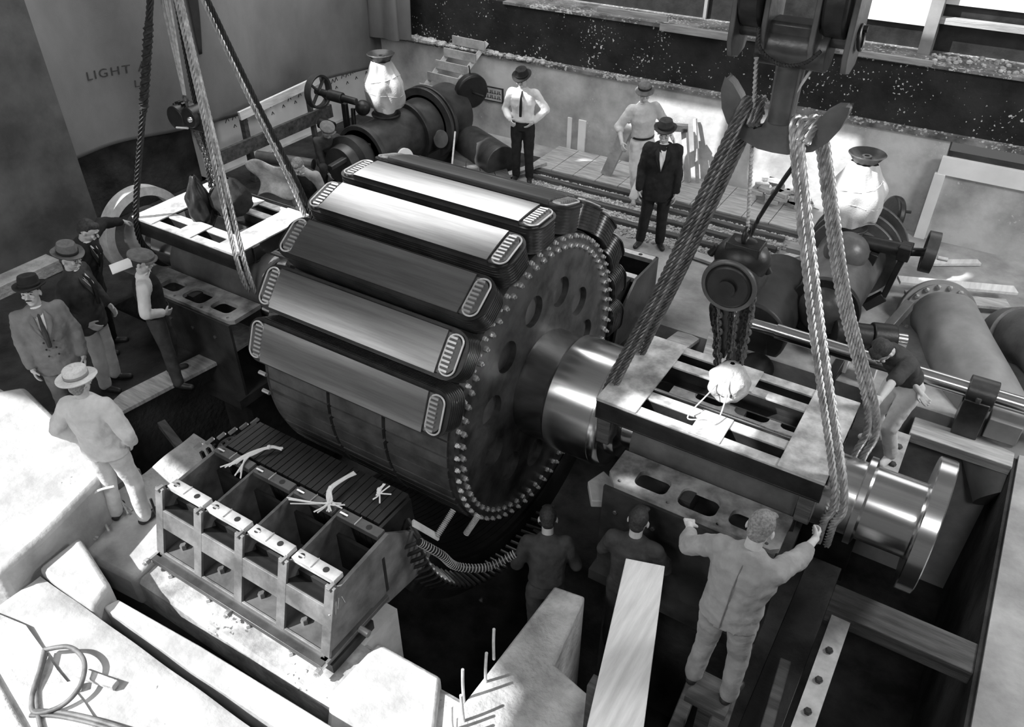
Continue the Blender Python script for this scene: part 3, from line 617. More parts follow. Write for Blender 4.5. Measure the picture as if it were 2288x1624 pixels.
# ----------------------------------------------------------------- stator lower half
SX0, SX1, ZS = -4.98, -3.10, .70
st = thing('generator_stator', 'grey ribbed lower half of the generator stator with open cells in front of the rotor', 'stator', (-4.04, 2.45, .1))
TILT = .28
def fy(z): return 2.46 - TILT * (ZS - z)
ribx = [SX0 + (SX1 - SX0) * i / 4 for i in range(5)]
def quadplate(mb, pts, t, ax):  # extrude polygon points by vector
    n = len(pts); ax = Vector(ax) * t; vs = [Vector(p) - ax / 2 for p in pts] + [Vector(p) + ax / 2 for p in pts]
    mb.add(vs, [tuple(range(n)), tuple(range(n, 2 * n))] + [(i, (i + 1) % n, n + (i + 1) % n, n + i) for i in range(n)])
for i, x in enumerate(ribx):
    mb = MB(); quadplate(mb, [(x, fy(.1), .1), (x, fy(.66), .66), (x, 2.43, ZS + .03), (x, 2.50, ZS + .03), (x, 2.52, ZS - .05), (x, 3.10, ZS - .01), (x, 3.42, .42), (x, 3.62, .0), (x, 3.45, -.12), (x, 3.0, -.05), (x, 2.80, .1)], .035 if i in (0, 4) else .026, (1, 0, 0))
    mb.build('rib', 'stator_grey', st, bevel=.003)
# front plate: two rows of windows
def front_pt(x, z, o=0): return (x, fy(z) - o, z)
mb = MB()
for (za, zb) in ((.36, .53), (.085, .115)):
    quadplate(mb, [front_pt(SX0, za), front_pt(SX1, za), front_pt(SX1, zb), front_pt(SX0, zb)], .02, (0, 1, 0))
for x in ribx:
    w2 = .045; quadplate(mb, [front_pt(x - w2, .1), front_pt(x + w2, .1), front_pt(x + w2, ZS + .02), front_pt(x - w2, ZS + .02)], .025, (0, 1, 0))
mb.build('front_frame', 'stator_grey', st, bevel=.003)
quadplate(mb := MB(), [(SX0, fy(.53) + .01, .53), (SX1, fy(.53) + .01, .53), (SX1, 2.56, .45), (SX0, 2.56, .45)], .015, (0, 0, 1)); mb.build('shelf_plate', 'stator_dark', st)
mb = MB().box(SX0, SX1, fy(.1) - .02, 3.02, .085, .105); mb.build('bottom_plate', 'casting_mid', st)
mb = MB().box(SX0 - .02, SX1 + .02, 2.99, 3.02, .1, .5); mb.build('inner_wall', 'stator_dark', st)
mb = MB().box(SX0, SX1, 2.56, 2.585, .12, .52); mb.build('web_plate', 'stator_dark', st)
def bar(y, w, z, nm):
    for i in range(4):
        x0 = ribx[i] + .022; x1 = ribx[i + 1] - .022
        b = MB().box(x0, x1, y - w / 2, y + w / 2, z - .05, z).build(nm, 'machined' if y < 2.8 else 'casting_mid', st, bevel=.003)
        for fx in (.14, .72):
            MB().lathe([(.026, 0), (.026, .002)], (lerp(x0, x1, fx), y, z), (0, 0, 1), 14).build('bolt_hole', 'stator_dark', b)
        MB().box(lerp(x0, x1, .45), lerp(x0, x1, .46), y - w / 2, y + w / 2, z, z + .012).build('weld_seam', 'machined', b)
        MB().box(x0 + .01, x0 + .09, y - .012, y + .004, z, z + .01).build('key', 'bolt', b)
bar(2.57, .10, ZS + .01, 'joint_bar'); bar(3.06, .09, ZS + .01, 'joint_bar')
# laminated core with bore
BR = 1.86
mb = MB()
def core(mb, x0, x1, r0, r1, n=40, a0=180, a1=360):
    vs = []
    for x in (x0, x1):
        for rr in (r0, r1):
            for i in range(n + 1): vs.append(ring_pt(x, rr, R(lerp(a0, a1, i / n))))
    k = n + 1; fs = []
    for i in range(n):
        fs += [(i, i + 1, k + i + 1, k + i), (2 * k + i, 2 * k + i + 1, 3 * k + i + 1, 3 * k + i), (i, i + 1, 2 * k + i + 1, 2 * k + i), (k + i, k + i + 1, 3 * k + i + 1, 3 * k + i)]
    fs += [(0, k, 3 * k, 2 * k), (n, k + n, 3 * k + n, 2 * k + n)]
    mb.add(vs, fs)
DZ = Vector((0, 0, ZS - ZC))
def cset(mb): 
    for v in mb.v: v.z += ZS - ZC
for i in range(26):
    x0 = lerp(SX0 + .06, SX1 - .1, i / 26); core(mb, x0, x0 + .058, BR, BR + .38, 32)
cset(mb); mb.build('laminated_core', 'stator_dark', st)
mb = MB(); core(mb, SX0 + .02, SX0 + .055, BR + .03, BR + .42); core(mb, SX1 - .09, SX1 - .06, BR + .03, BR + .42); cset(mb); mb.build('clamping_ring', 'iron', st)
# end winding loops seen at the near end
for k in range(30):
    a = R(184 + k * 3.1); p = ring_pt(SX1 - .04, BR + .12, a); q = ring_pt(SX1 + .12, BR + .20, a + .05); s_ = ring_pt(SX1 - .04, BR + .30, a + .1)
    p.z -= .05; q.z -= .05; s_.z -= .05
    MB().tube(smooth_path([p, p.lerp(q, .6) + Vector((.03, 0, 0)), q, s_], 4), .017, 6).build('winding_loop', 'copper', st)
# spirally taped leads at the core's corner
c0 = Vector((-2.96, 3.30, .48)); pth = smooth_path([c0, (-2.84, 3.42, .28), (-2.76, 3.52, .08), (-2.58, 3.72, -.02), (-2.42, 3.92, .06)], 10)
mb = MB().tube(pth, .028, 10); mb.build('taped_lead', 'iron', st)
lt = MB()
for i in range(1, len(pth) - 1):
    lt.torus(pth[i], pth[i + 1] - pth[i - 1], .034, .005, 12, 4)
lt.build('tape_turns', 'tape', st)
for a, b in (((-2.86, 3.42, .50), (-2.84, 3.62, .62)), ((-2.78, 3.70, .30), (-2.72, 3.80, .46))):
    sp = MB(); a = Vector(a); b = Vector(b)
    for i in range(16): sp.torus(a.lerp(b, i / 15), b - a, .022, .006, 12, 4)
    sp.cyl(a, b, .016, n=10); sp.build('taped_lead', 'tape', st)
MB().beam((-3.0, 3.30, .68), (-2.85, 3.42, .48), .06, .02).build('lead_clamp', 'machined', st)
# stepped iron comb at the far end (winding ends beside the core)
for k in range(9):
    y = 3.02 + k * .075; MB().beam((SX0 - .18 - .01 * (k % 3), y, .60 - k * .02), (SX0 - .10, y + .02, .06), .03, .03).build('winding_loop', 'iron', st)
for k in range(6):
    p = Vector((SX0 - .20 + .035 * k, 2.98 + .10 * k, .66)); MB().beam(p, p + Vector((.05, .05, .05)), .02, .03).build('winding_tip', 'bolt', st)
# side plate lower edge and bevelled base flanges
for x in (SX0, SX1):
    MB().box(x - .03, x + .05 if x > -4 else x + .03, fy(.1) - .04, 2.98, .04, .085).build('side_flange', 'casting_mid', st, bevel=.003)
MB().box(SX0 - .03, SX1 + .03, fy(.1) - .09, fy(.1) + .03, .03, .085).build('base_flange', 'casting', st, bevel=.004)
for i in range(4):
    xm = (ribx[i] + ribx[i + 1]) / 2
    for (dx, y) in ((-.10, 2.42), (.12, 2.50)):
        MB().hexa((xm + dx, y, .105), (0, 0, 1), .032, .05).build('bolt', 'casting_mid', st)
    MB().cyl((xm - .1, fy(.1) - .07, -.09), (xm - .1, fy(.1) - .07, .03), .016, n=8).hexa((xm - .1, fy(.1) - .07, -.06), (0, 0, 1), .03, .035).build('foundation_bolt', 'machined', st)
for x in (SX0 - .05, ribx[2], SX1 + .03):
    MB().cyl((x, fy(.1) - .16, .06), (x, fy(.1) - .02, .06), .018, n=8).hexa((x, fy(.1) - .14, .06), (0, 1, 0), .034, .04).build('jack_bolt', 'bolt', st)
for i in range(5):
    MB().box(ribx[i] - .07, ribx[i] + .07, fy(.1) - .02, 2.75, -.06, .04).build('wedge', 'iron', st)
MB().cyl((SX1 + .05, 2.62, .07), (SX1 + .14, 2.62, .07), .03, n=10).build('jack_bolt', 'bolt', st)
# chalk scribble on the end plate
mb = MB()
for a, b in (((2.42, .50), (2.47, .56)), ((2.47, .56), (2.44, .44)), ((2.50, .57), (2.47, .47)), ((2.53, .55), (2.55, .46)), ((2.38, .50), (2.42, .48))):
    mb.beam((SX1 + .0195, a[0], a[1]), (SX1 + .0195, b[0], b[1]), .008, .003)
mb.build('chalk_mark', 'paint_white', st)
# far side of the stator (beyond the rotor)
mb = MB(); yf0, yf1 = 2 * YC - 3.5, 2 * YC - 2.47
for x in ribx: quadplate(mb, [(x, yf1, .1), (x, yf1, ZS), (x, yf0 + .4, ZS), (x, yf0, .42), (x, yf0 - .1, 0), (x, yf1 - .5, -.1)], .03, (1, 0, 0))
mb.build('rib', 'casting', st)
MB().box(SX0, SX1, yf1 - .02, yf1 + .01, .1, ZS).box(SX0, SX1, yf0 + .35, yf1, .1, .12).build('back_plate', 'casting', st)
for y in (yf1 - .06, yf0 + .45):
    for i in range(4):
        b = MB().box(ribx[i] + .02, ribx[i + 1] - .02, y - .045, y + .045, ZS - .05, ZS + .01).build('joint_bar', 'machined', st, bevel=.003)
        MB().lathe([(.026, 0), (.026, .002)], (ribx[i + 1] - .2, y, ZS + .01), (0, 0, 1), 12).build('bolt_hole', 'stator_dark', b)
# white cotton tapes tied round the core edge
rnd = random.Random(4)
def tape_bundle(name, label, root, ends, nn):
    mb = MB()
    for i in range(nn):
        e = ends[i % len(ends)]; j = lambda s: Vector((rnd.uniform(-s, s), rnd.uniform(-s, s), rnd.uniform(-s, s) * .5))
        pts = [Vector(root[0]) + j(.015), Vector(root[1]) + j(.015), Vector(root[2]) + j(.02), Vector(e) + j(.04)]
        mb.tube(smooth_path(pts, 6), .0065, 5)
    mb.ball(Vector(root[1]), .022, 8)
    return solo(name, mb, 'lining', label, 'tape', 'white tapes tied on the stator')
tape_bundle('cotton_tape', 'long white tape bundle lying along the left end of the stator core', [(-4.46, 3.34, .73), (-4.55, 3.28, .75), (-4.64, 3.12, .74)], [(-4.66, 2.98, .725), (-4.55, 2.92, .725), (-4.72, 2.94, .725)], 11)
tape_bundle('cotton_tape', 'knotted white tape bundle in the middle of the stator core edge', [(-3.70, 3.42, .76), (-3.72, 3.16, .80), (-3.66, 3.06, .76)], [(-3.98, 2.90, .73), (-3.62, 2.98, .72), (-3.56, 3.10, .73), (-3.68, 2.95, .72)], 12)
tape_bundle('cotton_tape', 'small white tape wisp on the right part of the stator core', [(-3.42, 3.46, .74), (-3.42, 3.40, .735), (-3.40, 3.36, .73)], [(-3.33, 3.44, .73), (-3.36, 3.32, .725)], 4)
# ================================================================= BEARINGS, SPREADER FRAMES
def spreader(x0, x1, y0, y1, z, label, wood, ux):
    t = thing('spreader_frame', label, 'lifting frame', ((x0 + x1) / 2, (y0 + y1) / 2, z - .2))
    pw = .36; cw = .10; h = .19
    for nm, ya in (('channel_beam', y0), ('channel_beam', y0 + .23), ('channel_beam', y1 - .33), ('channel_beam', y1 - .10)):
        mb = MB().box(x0, x1, ya if ya < YC else ya + cw - .015, ya + .015 if ya < YC else ya + cw, z - h, z - .025); mb.box(x0, x1, ya, ya + cw, z - h - .015, z - h)
        q_ = mb.build(nm, 'iron', t, bevel=.003); MB().box(x0, x1, ya - .002, ya + cw + .002, z - .022, z - .003).build('top_flange', wood, q_, bevel=.003)
    for xa in (x0, x1 - pw):
        MB().box(xa, xa + pw, y0 - .005, y1 + .005, z - .005, z + .012).build('end_plate', wood, t, bevel=.003)
        MB().box(xa + .02 if xa == x0 else xa + pw - .04, xa + .04 if xa == x0 else xa + pw - .02, y0 + .01, y1 - .01, z - h, z - .01).build('end_web', 'iron', t)
    xm = (x0 + x1) / 2
    for ya, yb in ((y0, y0 + .33), (y1 - .33, y1)):
        MB().box(xm - .13, xm + .13, ya, yb, z - .004, z + .010).build('tie_plate', wood, t, bevel=.003)
    return t
spr_mat = mat('worn_steel_plate', .5, .35, 6, .55, metal=.1, bump=.2, bscale=22, two=(.28, .66))
spreader(-2.185, -.30, 4.81, 5.90, 1.265, 'steel spreader frame over the right bearing with a mottled right plate', spr_mat, 1)
spreader(-8.35, -6.60, 4.93, 6.06, 1.265, 'sunlit steel spreader frame over the left bearing beside the canvas wall', spr_mat, 1)

def bearing(x0, x1, label, mir=1):
    t = thing('bearing_pedestal', label, 'bearing', ((x0 + x1) / 2, YC, -.4))
    L = x1 - x0; z = .70; yn = 4.52; yin = YC - .36
    # joint flanges with openings either side of the trough
    for s in (-1, 1):
        ho = [rrect(.22, .50, .09, .29, .06), rrect(.60, .92, .07, .30, .07), rrect(1.02, 1.30, .09, .28, .06), circle(.12, .06, .018, 12), circle(.55, .045, .016, 12), circle(.97, .04, .016, 12), circle(1.35, .05, .016, 12)]
        sc = L / 1.45
        out = [(0.10, 0), (L - .06, 0), (L, .05), (L, .43), (0, .43), (0, .12)]
        vs, fs = plate_mesh([out] + [[(x * sc, y) for x, y in h] for h in ho], .05)
        y0 = YC + s * .86; X = basis((x0, y0, z - .025), (1, 0, 0), (0, -s, 0), (0, 0, -s))
        MB().add(vs, fs, X).build('joint_flange', 'bearing_paint', t, bevel=.002)
        MB().box(x0 + .52 * sc, x0 + .70 * sc, y0 + s * -.42, y0 + s * -.16, z - .22, z - .03).build('cross_web', 'casting', t)
        vs = []
        MB().box(x0 + .02, x1 - .02, min(y0, y0 + s * .03), max(y0, y0 + s * .03), -.35, z - .04).build('side_wall', 'casting', t)
        MB().box(x0 + .05, x1 - .05, min(y0 - s * .45, y0 - s * .42), max(y0 - s * .45, y0 - s * .42), -.3, z - .05).build('inner_wall', 'casting', t)
        MB().box(x0 + .05, x1 - .05, min(y0 - s * .42, y0), max(y0 - s * .42, y0), .28, .31).build('floor_plate', 'bearing_paint', t)
    MB().lathe([(.37, .02), (.40, .02), (.40, L - .02), (.37, L - .02)], (x0, YC, z), (1, 0, 0), 40, closed=True, a0=R(95), a1=R(265)).build('bearing_shell', 'casting_mid', t)
    MB().box(x0, x1, YC - 1.0, YC + 1.0, -.42, -.30).build('base_plate', 'casting', t)
    MB().box(x0 + .1, x1 - .1, YC - .8, YC + .8, -2.2, -.42).build('foundation_pier', 'concrete_dark', t)
    for k in range(4):
        p = (lerp(x0 + .15, x1 - .3, k / 3), 4.49, .42); MB().hexa(p, (0, -1, 0), .022, .02).build('bolt', 'casting_mid', t)
    return t
M['bearing_paint'] = mat('bearing_primer', .30, .5, 4, .55, bump=.1, two=(.10, .42))
br = bearing(-1.93, -.45, 'grey cast lower bearing half with slotted flange under the right spreader frame')
bl = bearing(-7.95, -6.40, 'cast lower bearing half with slotted flange under the left spreader frame')
# padding blocks between frame and shaft
for x, yy in ((-2.12, 4.92), (-2.12, 5.80), (-.40, 4.92), (-.40, 5.80)):
    solo('packing_block', MB().box(x - .05, x + .07, yy - .09, yy + .09, .78, 1.06), 'wood_dark', f'dark packing block under the {"left" if x < -1 else "right"} end of the right frame, {"near" if yy < 5.3 else "far"} side', 'block', 'packing blocks of the right frame', bevel=.01)
# ================================================================= CRANE HOOK, SLINGS, HOISTS
HX = -1.28
hk = thing('crane_hook', 'forged double ramshorn crane hook on a thick shank at the upper right', 'hook', (HX, YC, 3.44))
out = [(-.085, .60), (.085, .60), (.075, .22), (.10, .14), (.15, .11), (.19, .14), (.23, .22), (.28, .30), (.34, .35), (.42, .36), (.415, .30), (.39, .21), (.34, .12), (.26, .04), (.10, -.015), (0, -.02), (-.10, -.015), (-.26, .04), (-.34, .12), (-.39, .21), (-.415, .33), (-.40, .42), (-.34, .38), (-.28, .31), (-.23, .22), (-.19, .14), (-.15, .11), (-.10, .14), (-.075, .22)]
vs, fs = plate_mesh([out], .10)
MB().add(vs, fs, basis((HX, YC, 3.44), (1, 0, 0), (0, 0, 1), (0, -1, 0))).build('hook_body', 'casting_mid', hk, bevel=.03)
MB().cyl((HX, YC, 3.62), (HX, YC, 4.02), .085, .085, n=28).build('shank', 'casting_mid', hk)
blk = thing('crane_block', 'dark lower block of the crane with thick cheek plates at the top edge', 'crane block', (HX, YC, 4.0))
MB().cyl((HX - .22, YC, 4.10), (HX + .22, YC, 4.10), .13, n=32).build('crosshead', 'casting', blk, bevel=.006)
MB().box(HX - .19, HX + .19, YC - .10, YC + .10, 4.03, 4.25).build('trunnion', 'casting', blk, bevel=.02)
for x in (-.37, -.17, .13, .34):
    mb = MB(); y0, y1 = YC - .17, YC + .17; zb = 4.02 if abs(x) < .25 else 3.98
    vs2 = [(y0, 5.0), (y0, zb + .12), (y0 + .05, zb + .03), (YC, zb), (y1 - .05, zb + .03), (y1, zb + .12), (y1, 5.0)]
    quadplate(mb, [(HX + x, a, b) for a, b in vs2], .035, (1, 0, 0)); mb.build('cheek_plate', 'casting_mid', blk, bevel=.006)
for x in (-.27, .235):
    MB().cyl((HX + x - .07, YC, 4.42), (HX + x + .07, YC, 4.42), .24, n=36).build('sheave', 'iron', blk, bevel=.02)
MB().cyl((HX - .38, YC, 4.18), (HX + .36, YC, 4.18), .06, n=20).build('axle', 'casting', blk)
MB().torus((HX + .375, YC, 4.20), (1, 0, .15), .07, .012, 20, 6).cyl((HX + .35, YC, 4.25), (HX + .40, YC, 4.25), .02, n=8).build('shackle', 'iron', blk)
solo('tie_rope', MB().tube(smooth_path([(HX - .20, YC - .18, 4.22), (HX - .16, YC - .19, 4.10), (HX - .02, YC - .20, 4.03), (HX + .12, YC - .20, 4.06), (HX + .20, YC - .19, 4.14)], 8), .013, 8, lobes=3, pitch=.08), 'rope_dark', 'slack rope looped across the front of the crane block', 'rope')
# -- wire rope slings
def wrope(label, pts, group, m='rope', r=.032, n=7, pitch=.34, name='wire_rope'):
    P = smooth_path(pts, n); Q = []
    for i in range(len(P) - 1):
        L = (P[i + 1] - P[i]).length; k = max(1, int(L / .022))
        for j in range(k): Q.append(P[i].lerp(P[i + 1], j / k))
    Q.append(P[-1])
    return solo(name, MB().tube(Q, r, 24, lobes=6, pitch=pitch, depth=.55), m, label, 'sling', group, sharp=60)
GR = 'wire rope slings of the right hook'
def under(x, y0, y1, zc, r): # wraps under the shaft journal
    return [(x, YC + r * math.cos(t), zc + r * math.sin(t)) for t in [R(180 + 30 * i) for i in range(7)]]
hl = (HX - .215, 3.64); hr = (HX + .175, 3.60)
names4 = ['outermost', 'second', 'third', 'innermost']
for i in range(4):
    o = .034 * (i - 1.5); top = (hl[0] + .03 + o * .8, YC, hl[1] + .06 + abs(o) * .2)
    far = i >= 2; e = -.36 if not far else .36
    x = -2.20 + (.045 if i % 2 else -.02)
    if i < 2: pts = [(top[0] + .03, YC + .13, top[2] - .10), (top[0], YC, top[2]), (top[0] - .04, YC - .12, top[2] - .12), (lerp(top[0] - .04, x, .5), YC - .20, 2.30), (x, YC - .33, 1.15), (x, YC - .325, ZC)] 
    else: pts = [(top[0] + .02, YC - .13, top[2] - .10), (top[0], YC, top[2]), (top[0] - .06, YC + .10, top[2] - .14), (lerp(top[0] - .06, x, .5), YC + .12, 2.30), (x, YC + .22, 1.15), (x, YC + .30, ZC)]
    wrope(f'thick dark wire rope running down-left from the hook, {names4[i]} strand', pts, GR, 'rope_shaded')
for i in range(4):
    o = .052 * (i - 1.5); top = (hr[0] + o * .8, YC, hr[1] + .05)
    near = i < 2; x = -.215 + (.05 if i % 2 else -.02)
    if near: pts = [(top[0] - .02, YC + .12, top[2] - .10), (top[0], YC, top[2]), (top[0] + .04, YC - .12, top[2] - .14), (lerp(top[0], x, .5), YC - .30, 2.35), (x, YC - .50, 1.20), (x, YC - .44, ZC + .05), (x, YC - .30, .42)]
    else: pts = [(top[0] - .02, YC - .12, top[2] - .10), (top[0], YC, top[2]), (top[0] + .05, YC + .12, top[2] - .14), (lerp(top[0], x, .5), YC + .26, 2.35), (x + .02, YC + .50, 1.20), (x + .02, YC + .44, ZC + .05), (x + .02, YC + .32, .42)]
    wrope(f'light wire rope from hook to {"near" if near else "far"} right frame corner, {"left" if i % 2 == 0 else "right"} of pair', pts, GR)
LX = -7.45; LT = (LX, 5.5, 4.55)
GL = 'wire rope slings over the left frame'
for (dx, x, y, m, dsc, ft) in ((.13, -8.28, 4.92, 'rope_dark', 'dark sling leg down to the front left corner of the left frame', .35), (.13, -8.22, 5.98, 'rope_dark', 'dark thin sling leg down to the rear left corner of the left frame', .2), (.15, -8.14, 6.0, 'rope_dark', 'dark sling leg just inside the rear left one on the left frame', .2),
                               (.07, -6.62, 4.93, 'rope', 'lit wire sling to the front right corner of left frame, left of pair', 0), (.10, -6.52, 4.95, 'rope', 'lit wire sling to the front right corner of left frame, right of pair', 0),
                               (.10, -6.62, 6.0, 'rope', 'twisted sling leg down to the rear right corner of the left frame', 0), (.14, -6.54, 6.04, 'rope_dark', 'dark frayed sling leg beside the one to the rear right corner of the left frame', .2)):
    top = Vector((LT[0] + dx, LT[1], LT[2])); e = Vector((x, y, 1.22)); md = top.lerp(e, .5)
    wrope(dsc, [top, md, e, (x, YC + (.36 if y > YC else -.36), ZC)], GL, m, r=.036 if ft > .3 else .028)
# dark bulky part of the frayed left leg
solo('rope_lashing', MB().tube([(Vector(LT) + Vector((.13, 0, 0))).lerp(Vector((-8.28, 4.92, 1.22)), .32 + .30 * k / 18) for k in range(19)], [.035, .048] + [.058] * 15 + [.048, .035], 12, lobes=5, pitch=.2, depth=.35), 'rope_dark', 'dark frayed lashing wound round the front left sling leg', 'rope lashing')
solo('crane_block', MB().box(LX - .22, LX + .02, 5.38, 5.62, 3.95, 4.75).cyl((LX - .10, 5.36, 4.02), (LX + .26, 5.64, 4.02), .09, n=20), 'iron', 'dark crane block at the top edge over the left slings', 'crane block', bevel=.02)
# -- chain hoists
def chain(mb, p0, p1, r=.011, L=.055, wob=0.0, seed=1):
    p0 = Vector(p0); p1 = Vector(p1); d = (p1 - p0); n = max(2, int(d.length / (L * .72))); d.normalize(); a, b, _ = frame_of(d); rn = random.Random(seed)
    for i in range(n):
        c = p0.lerp(p1, (i + .5) / n) + a * rn.uniform(-wob, wob); s, t = (a, b) if i % 2 else (b, a)
        pts = [c + d * (L * .5 * math.sin(2 * PI * k / 8)) + s * (L * .32 * math.cos(2 * PI * k / 8)) for k in range(8)]
        mb.tube(pts, r, 5, close=True)
    return mb
CHX, CHY = -1.40, 5.55
t = thing('chain_hoist', 'dark round chain hoist hanging by a rope above the right frame', 'hoist', (CHX, CHY, 1.25))
MB().cyl((CHX - .02, CHY - .15, 2.30), (CHX - .02, CHY + .16, 2.30), .215, n=40).cyl((CHX - .02, CHY - .19, 2.30), (CHX - .02, CHY - .15, 2.30), .17, .19, 36).build('drum_housing', 'iron', t, bevel=.012)
MB().torus((CHX - .02, CHY - .155, 2.30), (0, 1, 0), .20, .020, 40, 8).build('housing_rim', 'casting_mid', t)
MB().cyl((CHX - .02, CHY - .22, 2.30), (CHX - .02, CHY - .19, 2.30), .07, n=20).build('hub_cap', 'iron', t)
MB().box(CHX - .12, CHX + .14, CHY - .09, CHY + .10, 2.42, 2.62).ball((CHX, CHY + .02, 2.46), .22, 20, 1, .8, .8).torus((CHX, CHY, 2.68), (1, 0, 0), .06, .02, 16, 8).build('top_yoke', 'iron', t, bevel=.03)
MB().cyl((CHX + .16, CHY + .02, 2.5), (CHX + .22, CHY + .02, 2.4), .03, n=10).build('lug', 'iron', t)
MB().cyl((CHX - .2, CHY, 2.52), (CHX - .25, CHY, 2.44), .03, n=10).build('lug', 'iron', t)
for i, (dx, x1) in enumerate(((-.17, -.10), (-.13, -.08), (-.03, 0), (.03, .01), (.09, .07), (.14, .10))):
    chain(MB(), (CHX + dx * 1.15, CHY - .02, 2.30), (CHX + .08 + x1, CHY - .08, 1.50), .011, .05, .008, i).build('load_chain', 'iron' if i % 2 == 0 else 'casting_mid', t)
MB().box(CHX - .08, CHX + .02, CHY - .03, CHY + .03, 1.55, 2.2).build('chain_guide', 'iron', t)
MB().torus((CHX + .1, CHY - .10, 1.47), (0, 1, 0), .06, .018, 16, 6).ball((CHX + .08, CHY - .10, 1.54), .055, 10).build('lower_hook', 'iron', t)
sk = thing('sackcloth_bundle', 'pale sackcloth bundle tied with cord on the right frame under the chain hoist', 'bundle', (-1.28, 5.42, 1.28))
def blob_bundle(name, m, parent, c, rx, ry, rz, seed, amp=.10, neck=.35):
    rn = random.Random(seed); ph = [rn.uniform(0, 6) for _ in range(6)]
    def fn(u, v):
        t = 2 * PI * u; p = PI * v; q = 1 + amp * (math.sin(5 * t + ph[0] + 3 * p) * .5 + math.sin(9 * t + ph[1] - 4 * p) * .3 + math.sin(3 * t + 7 * p + ph[2]) * .4)
        z = math.cos(p); s_ = math.sin(p) ** .7; top = max(0, (z - .45) / .55); s_ = s_ * (1 - neck * top) + .12 * top
        return Vector(c) + Vector((rx * s_ * math.cos(t) * q, ry * s_ * math.sin(t) * q, rz * z * (1 + .25 * top)))
    return MB().grid(fn, 48, 26).build(name, m, parent, sharp=80)
blob_bundle('sack', 'sack', sk, (-1.28, 5.42, 1.40), .165, .165, .16, 3)
MB().box(-1.31, -1.29, 5.262, 5.266, 1.37, 1.40).box(-1.28, -1.26, 5.262, 5.266, 1.36, 1.40).box(-1.25, -1.235, 5.266, 5.27, 1.37, 1.40).box(-1.215, -1.20, 5.272, 5.276, 1.37, 1.405).build('stencil_marks', 'paint_dark', sk)
solo('hemp_cord', MB().tube(smooth_path([(-1.28, 5.40, 1.56), (-1.36, 5.20, 1.42), (-1.44, 4.96, 1.285), (-1.30, 5.02, 1.285), (-1.22, 5.0, 1.285), (-1.22, 5.16, 1.38), (-1.26, 5.36, 1.56)], 8), .0065, 6), 'cord', 'thin cord from the sackcloth bundle down round the right frame tie plate', 'cord')
solo('hoist_rope', MB().tube(sag((CHX, CHY, 2.72), (HX - .19, YC - .14, 4.03), 40), .017, 12, lobes=3, pitch=.1), 'cord', 'twisted rope holding the right chain hoist from the crane block', 'rope')
solo('tag_line', MB().tube(sag((HX + .05, YC - .05, 3.78), (HX + .16, YC + .02, 4.05), 8), .010, 8), 'cord', 'short taut cord between hook and crane block', 'cord')
solo('hanging_rope', MB().tube(smooth_path([(HX - .05, 6.6, 3.0), (-1.75, 7.3, 2.0), (-2.0, 7.75, 1.1)], 12), .022, 10, lobes=3, pitch=.12), 'rope_dark', 'dark rope slanting down behind the hook toward the walkway', 'rope')
# left hoist
CX2, CY2 = -7.62, 5.5
t = thing('chain_hoist', 'dark geared chain hoist over the left frame in front of the canvas', 'hoist', (CX2, CY2, 1.3))
mb = MB().cyl((CX2 - .10, CY2 - .12, 2.42), (CX2 - .10, CY2 + .12, 2.42), .13, n=28).cyl((CX2 + .12, CY2 - .11, 2.46), (CX2 + .12, CY2 + .11, 2.46), .11, n=28); mb.build('drum_housing', 'iron', t, bevel=.01)
MB().box(CX2 - .22, CX2 + .24, CY2 - .05, CY2 + .05, 2.30, 2.52).build('cross_frame', 'iron', t, bevel=.01)
mb = MB()
for k in range(18):
    a = 2 * PI * k / 18; mb.box(-.012, .012, -.03, .03, -.012, .02, Matrix.Translation((CX2 - .10, CY2, 2.42)) @ Matrix.Rotation(a, 4, 'Y') @ Matrix.Translation((0, 0, .135)))
mb.build('gear_teeth', 'iron', t)
MB().cyl((CX2 - .05, CY2 - .16, 2.34), (CX2 + .14, CY2 - .16, 2.37), .012, n=8).ball((CX2 + .2, CY2 - .15, 2.47), .03, 10).build('lever', 'bolt', t)
MB().torus((CX2, CY2, 2.62), (0, 1, 0), .035, .012, 16, 6).cyl((CX2, CY2, 2.50), (CX2, CY2, 2.6), .016, n=8).build('top_hook', 'casting_mid', t)
for i, (dx, x1) in enumerate(((-.01, .10), (.04, .13))):
    chain(MB(), (CX2 + dx, CY2, 2.34), (CX2 + x1 * 1.2, CY2 + .05, 1.62), .009, .045, .006, i + 20).build('load_chain', 'casting_mid', t)
chain(MB(), (CX2 + .14, CY2 + .05, 1.66), (CX2 + .10, CY2 + .0, 1.28), .016, .07, .03, 5).build('hand_chain', 'iron', t)
for e in ((-.12, 0), (-.02, 0), (.02, 0), (.10, .0)):
    solo('hoist_rope', MB().tube(sag((CX2 + e[0] * .12, CY2, 2.66), (LX + e[0] * .9 - .06, 5.5, 4.3), 12), .011, 8), 'cord', 'thin rope in the narrow fan carrying the left chain hoist', 'rope', 'thin ropes over the left chain hoist')
sk = thing('dark_cloth_bundle', 'dark sagging cloth bundle hung under the left chain hoist', 'bundle', (-7.55, 5.5, 1.2))
blob_bundle('cloth', 'dark_cloth', sk, (-7.40, 5.62, 1.46), .26, .22, .20, 8, .14, .5)
blob_bundle('cloth', 'iron', sk, (-7.62, 5.35, 1.42), .12, .14, .30, 9, .2, .6)
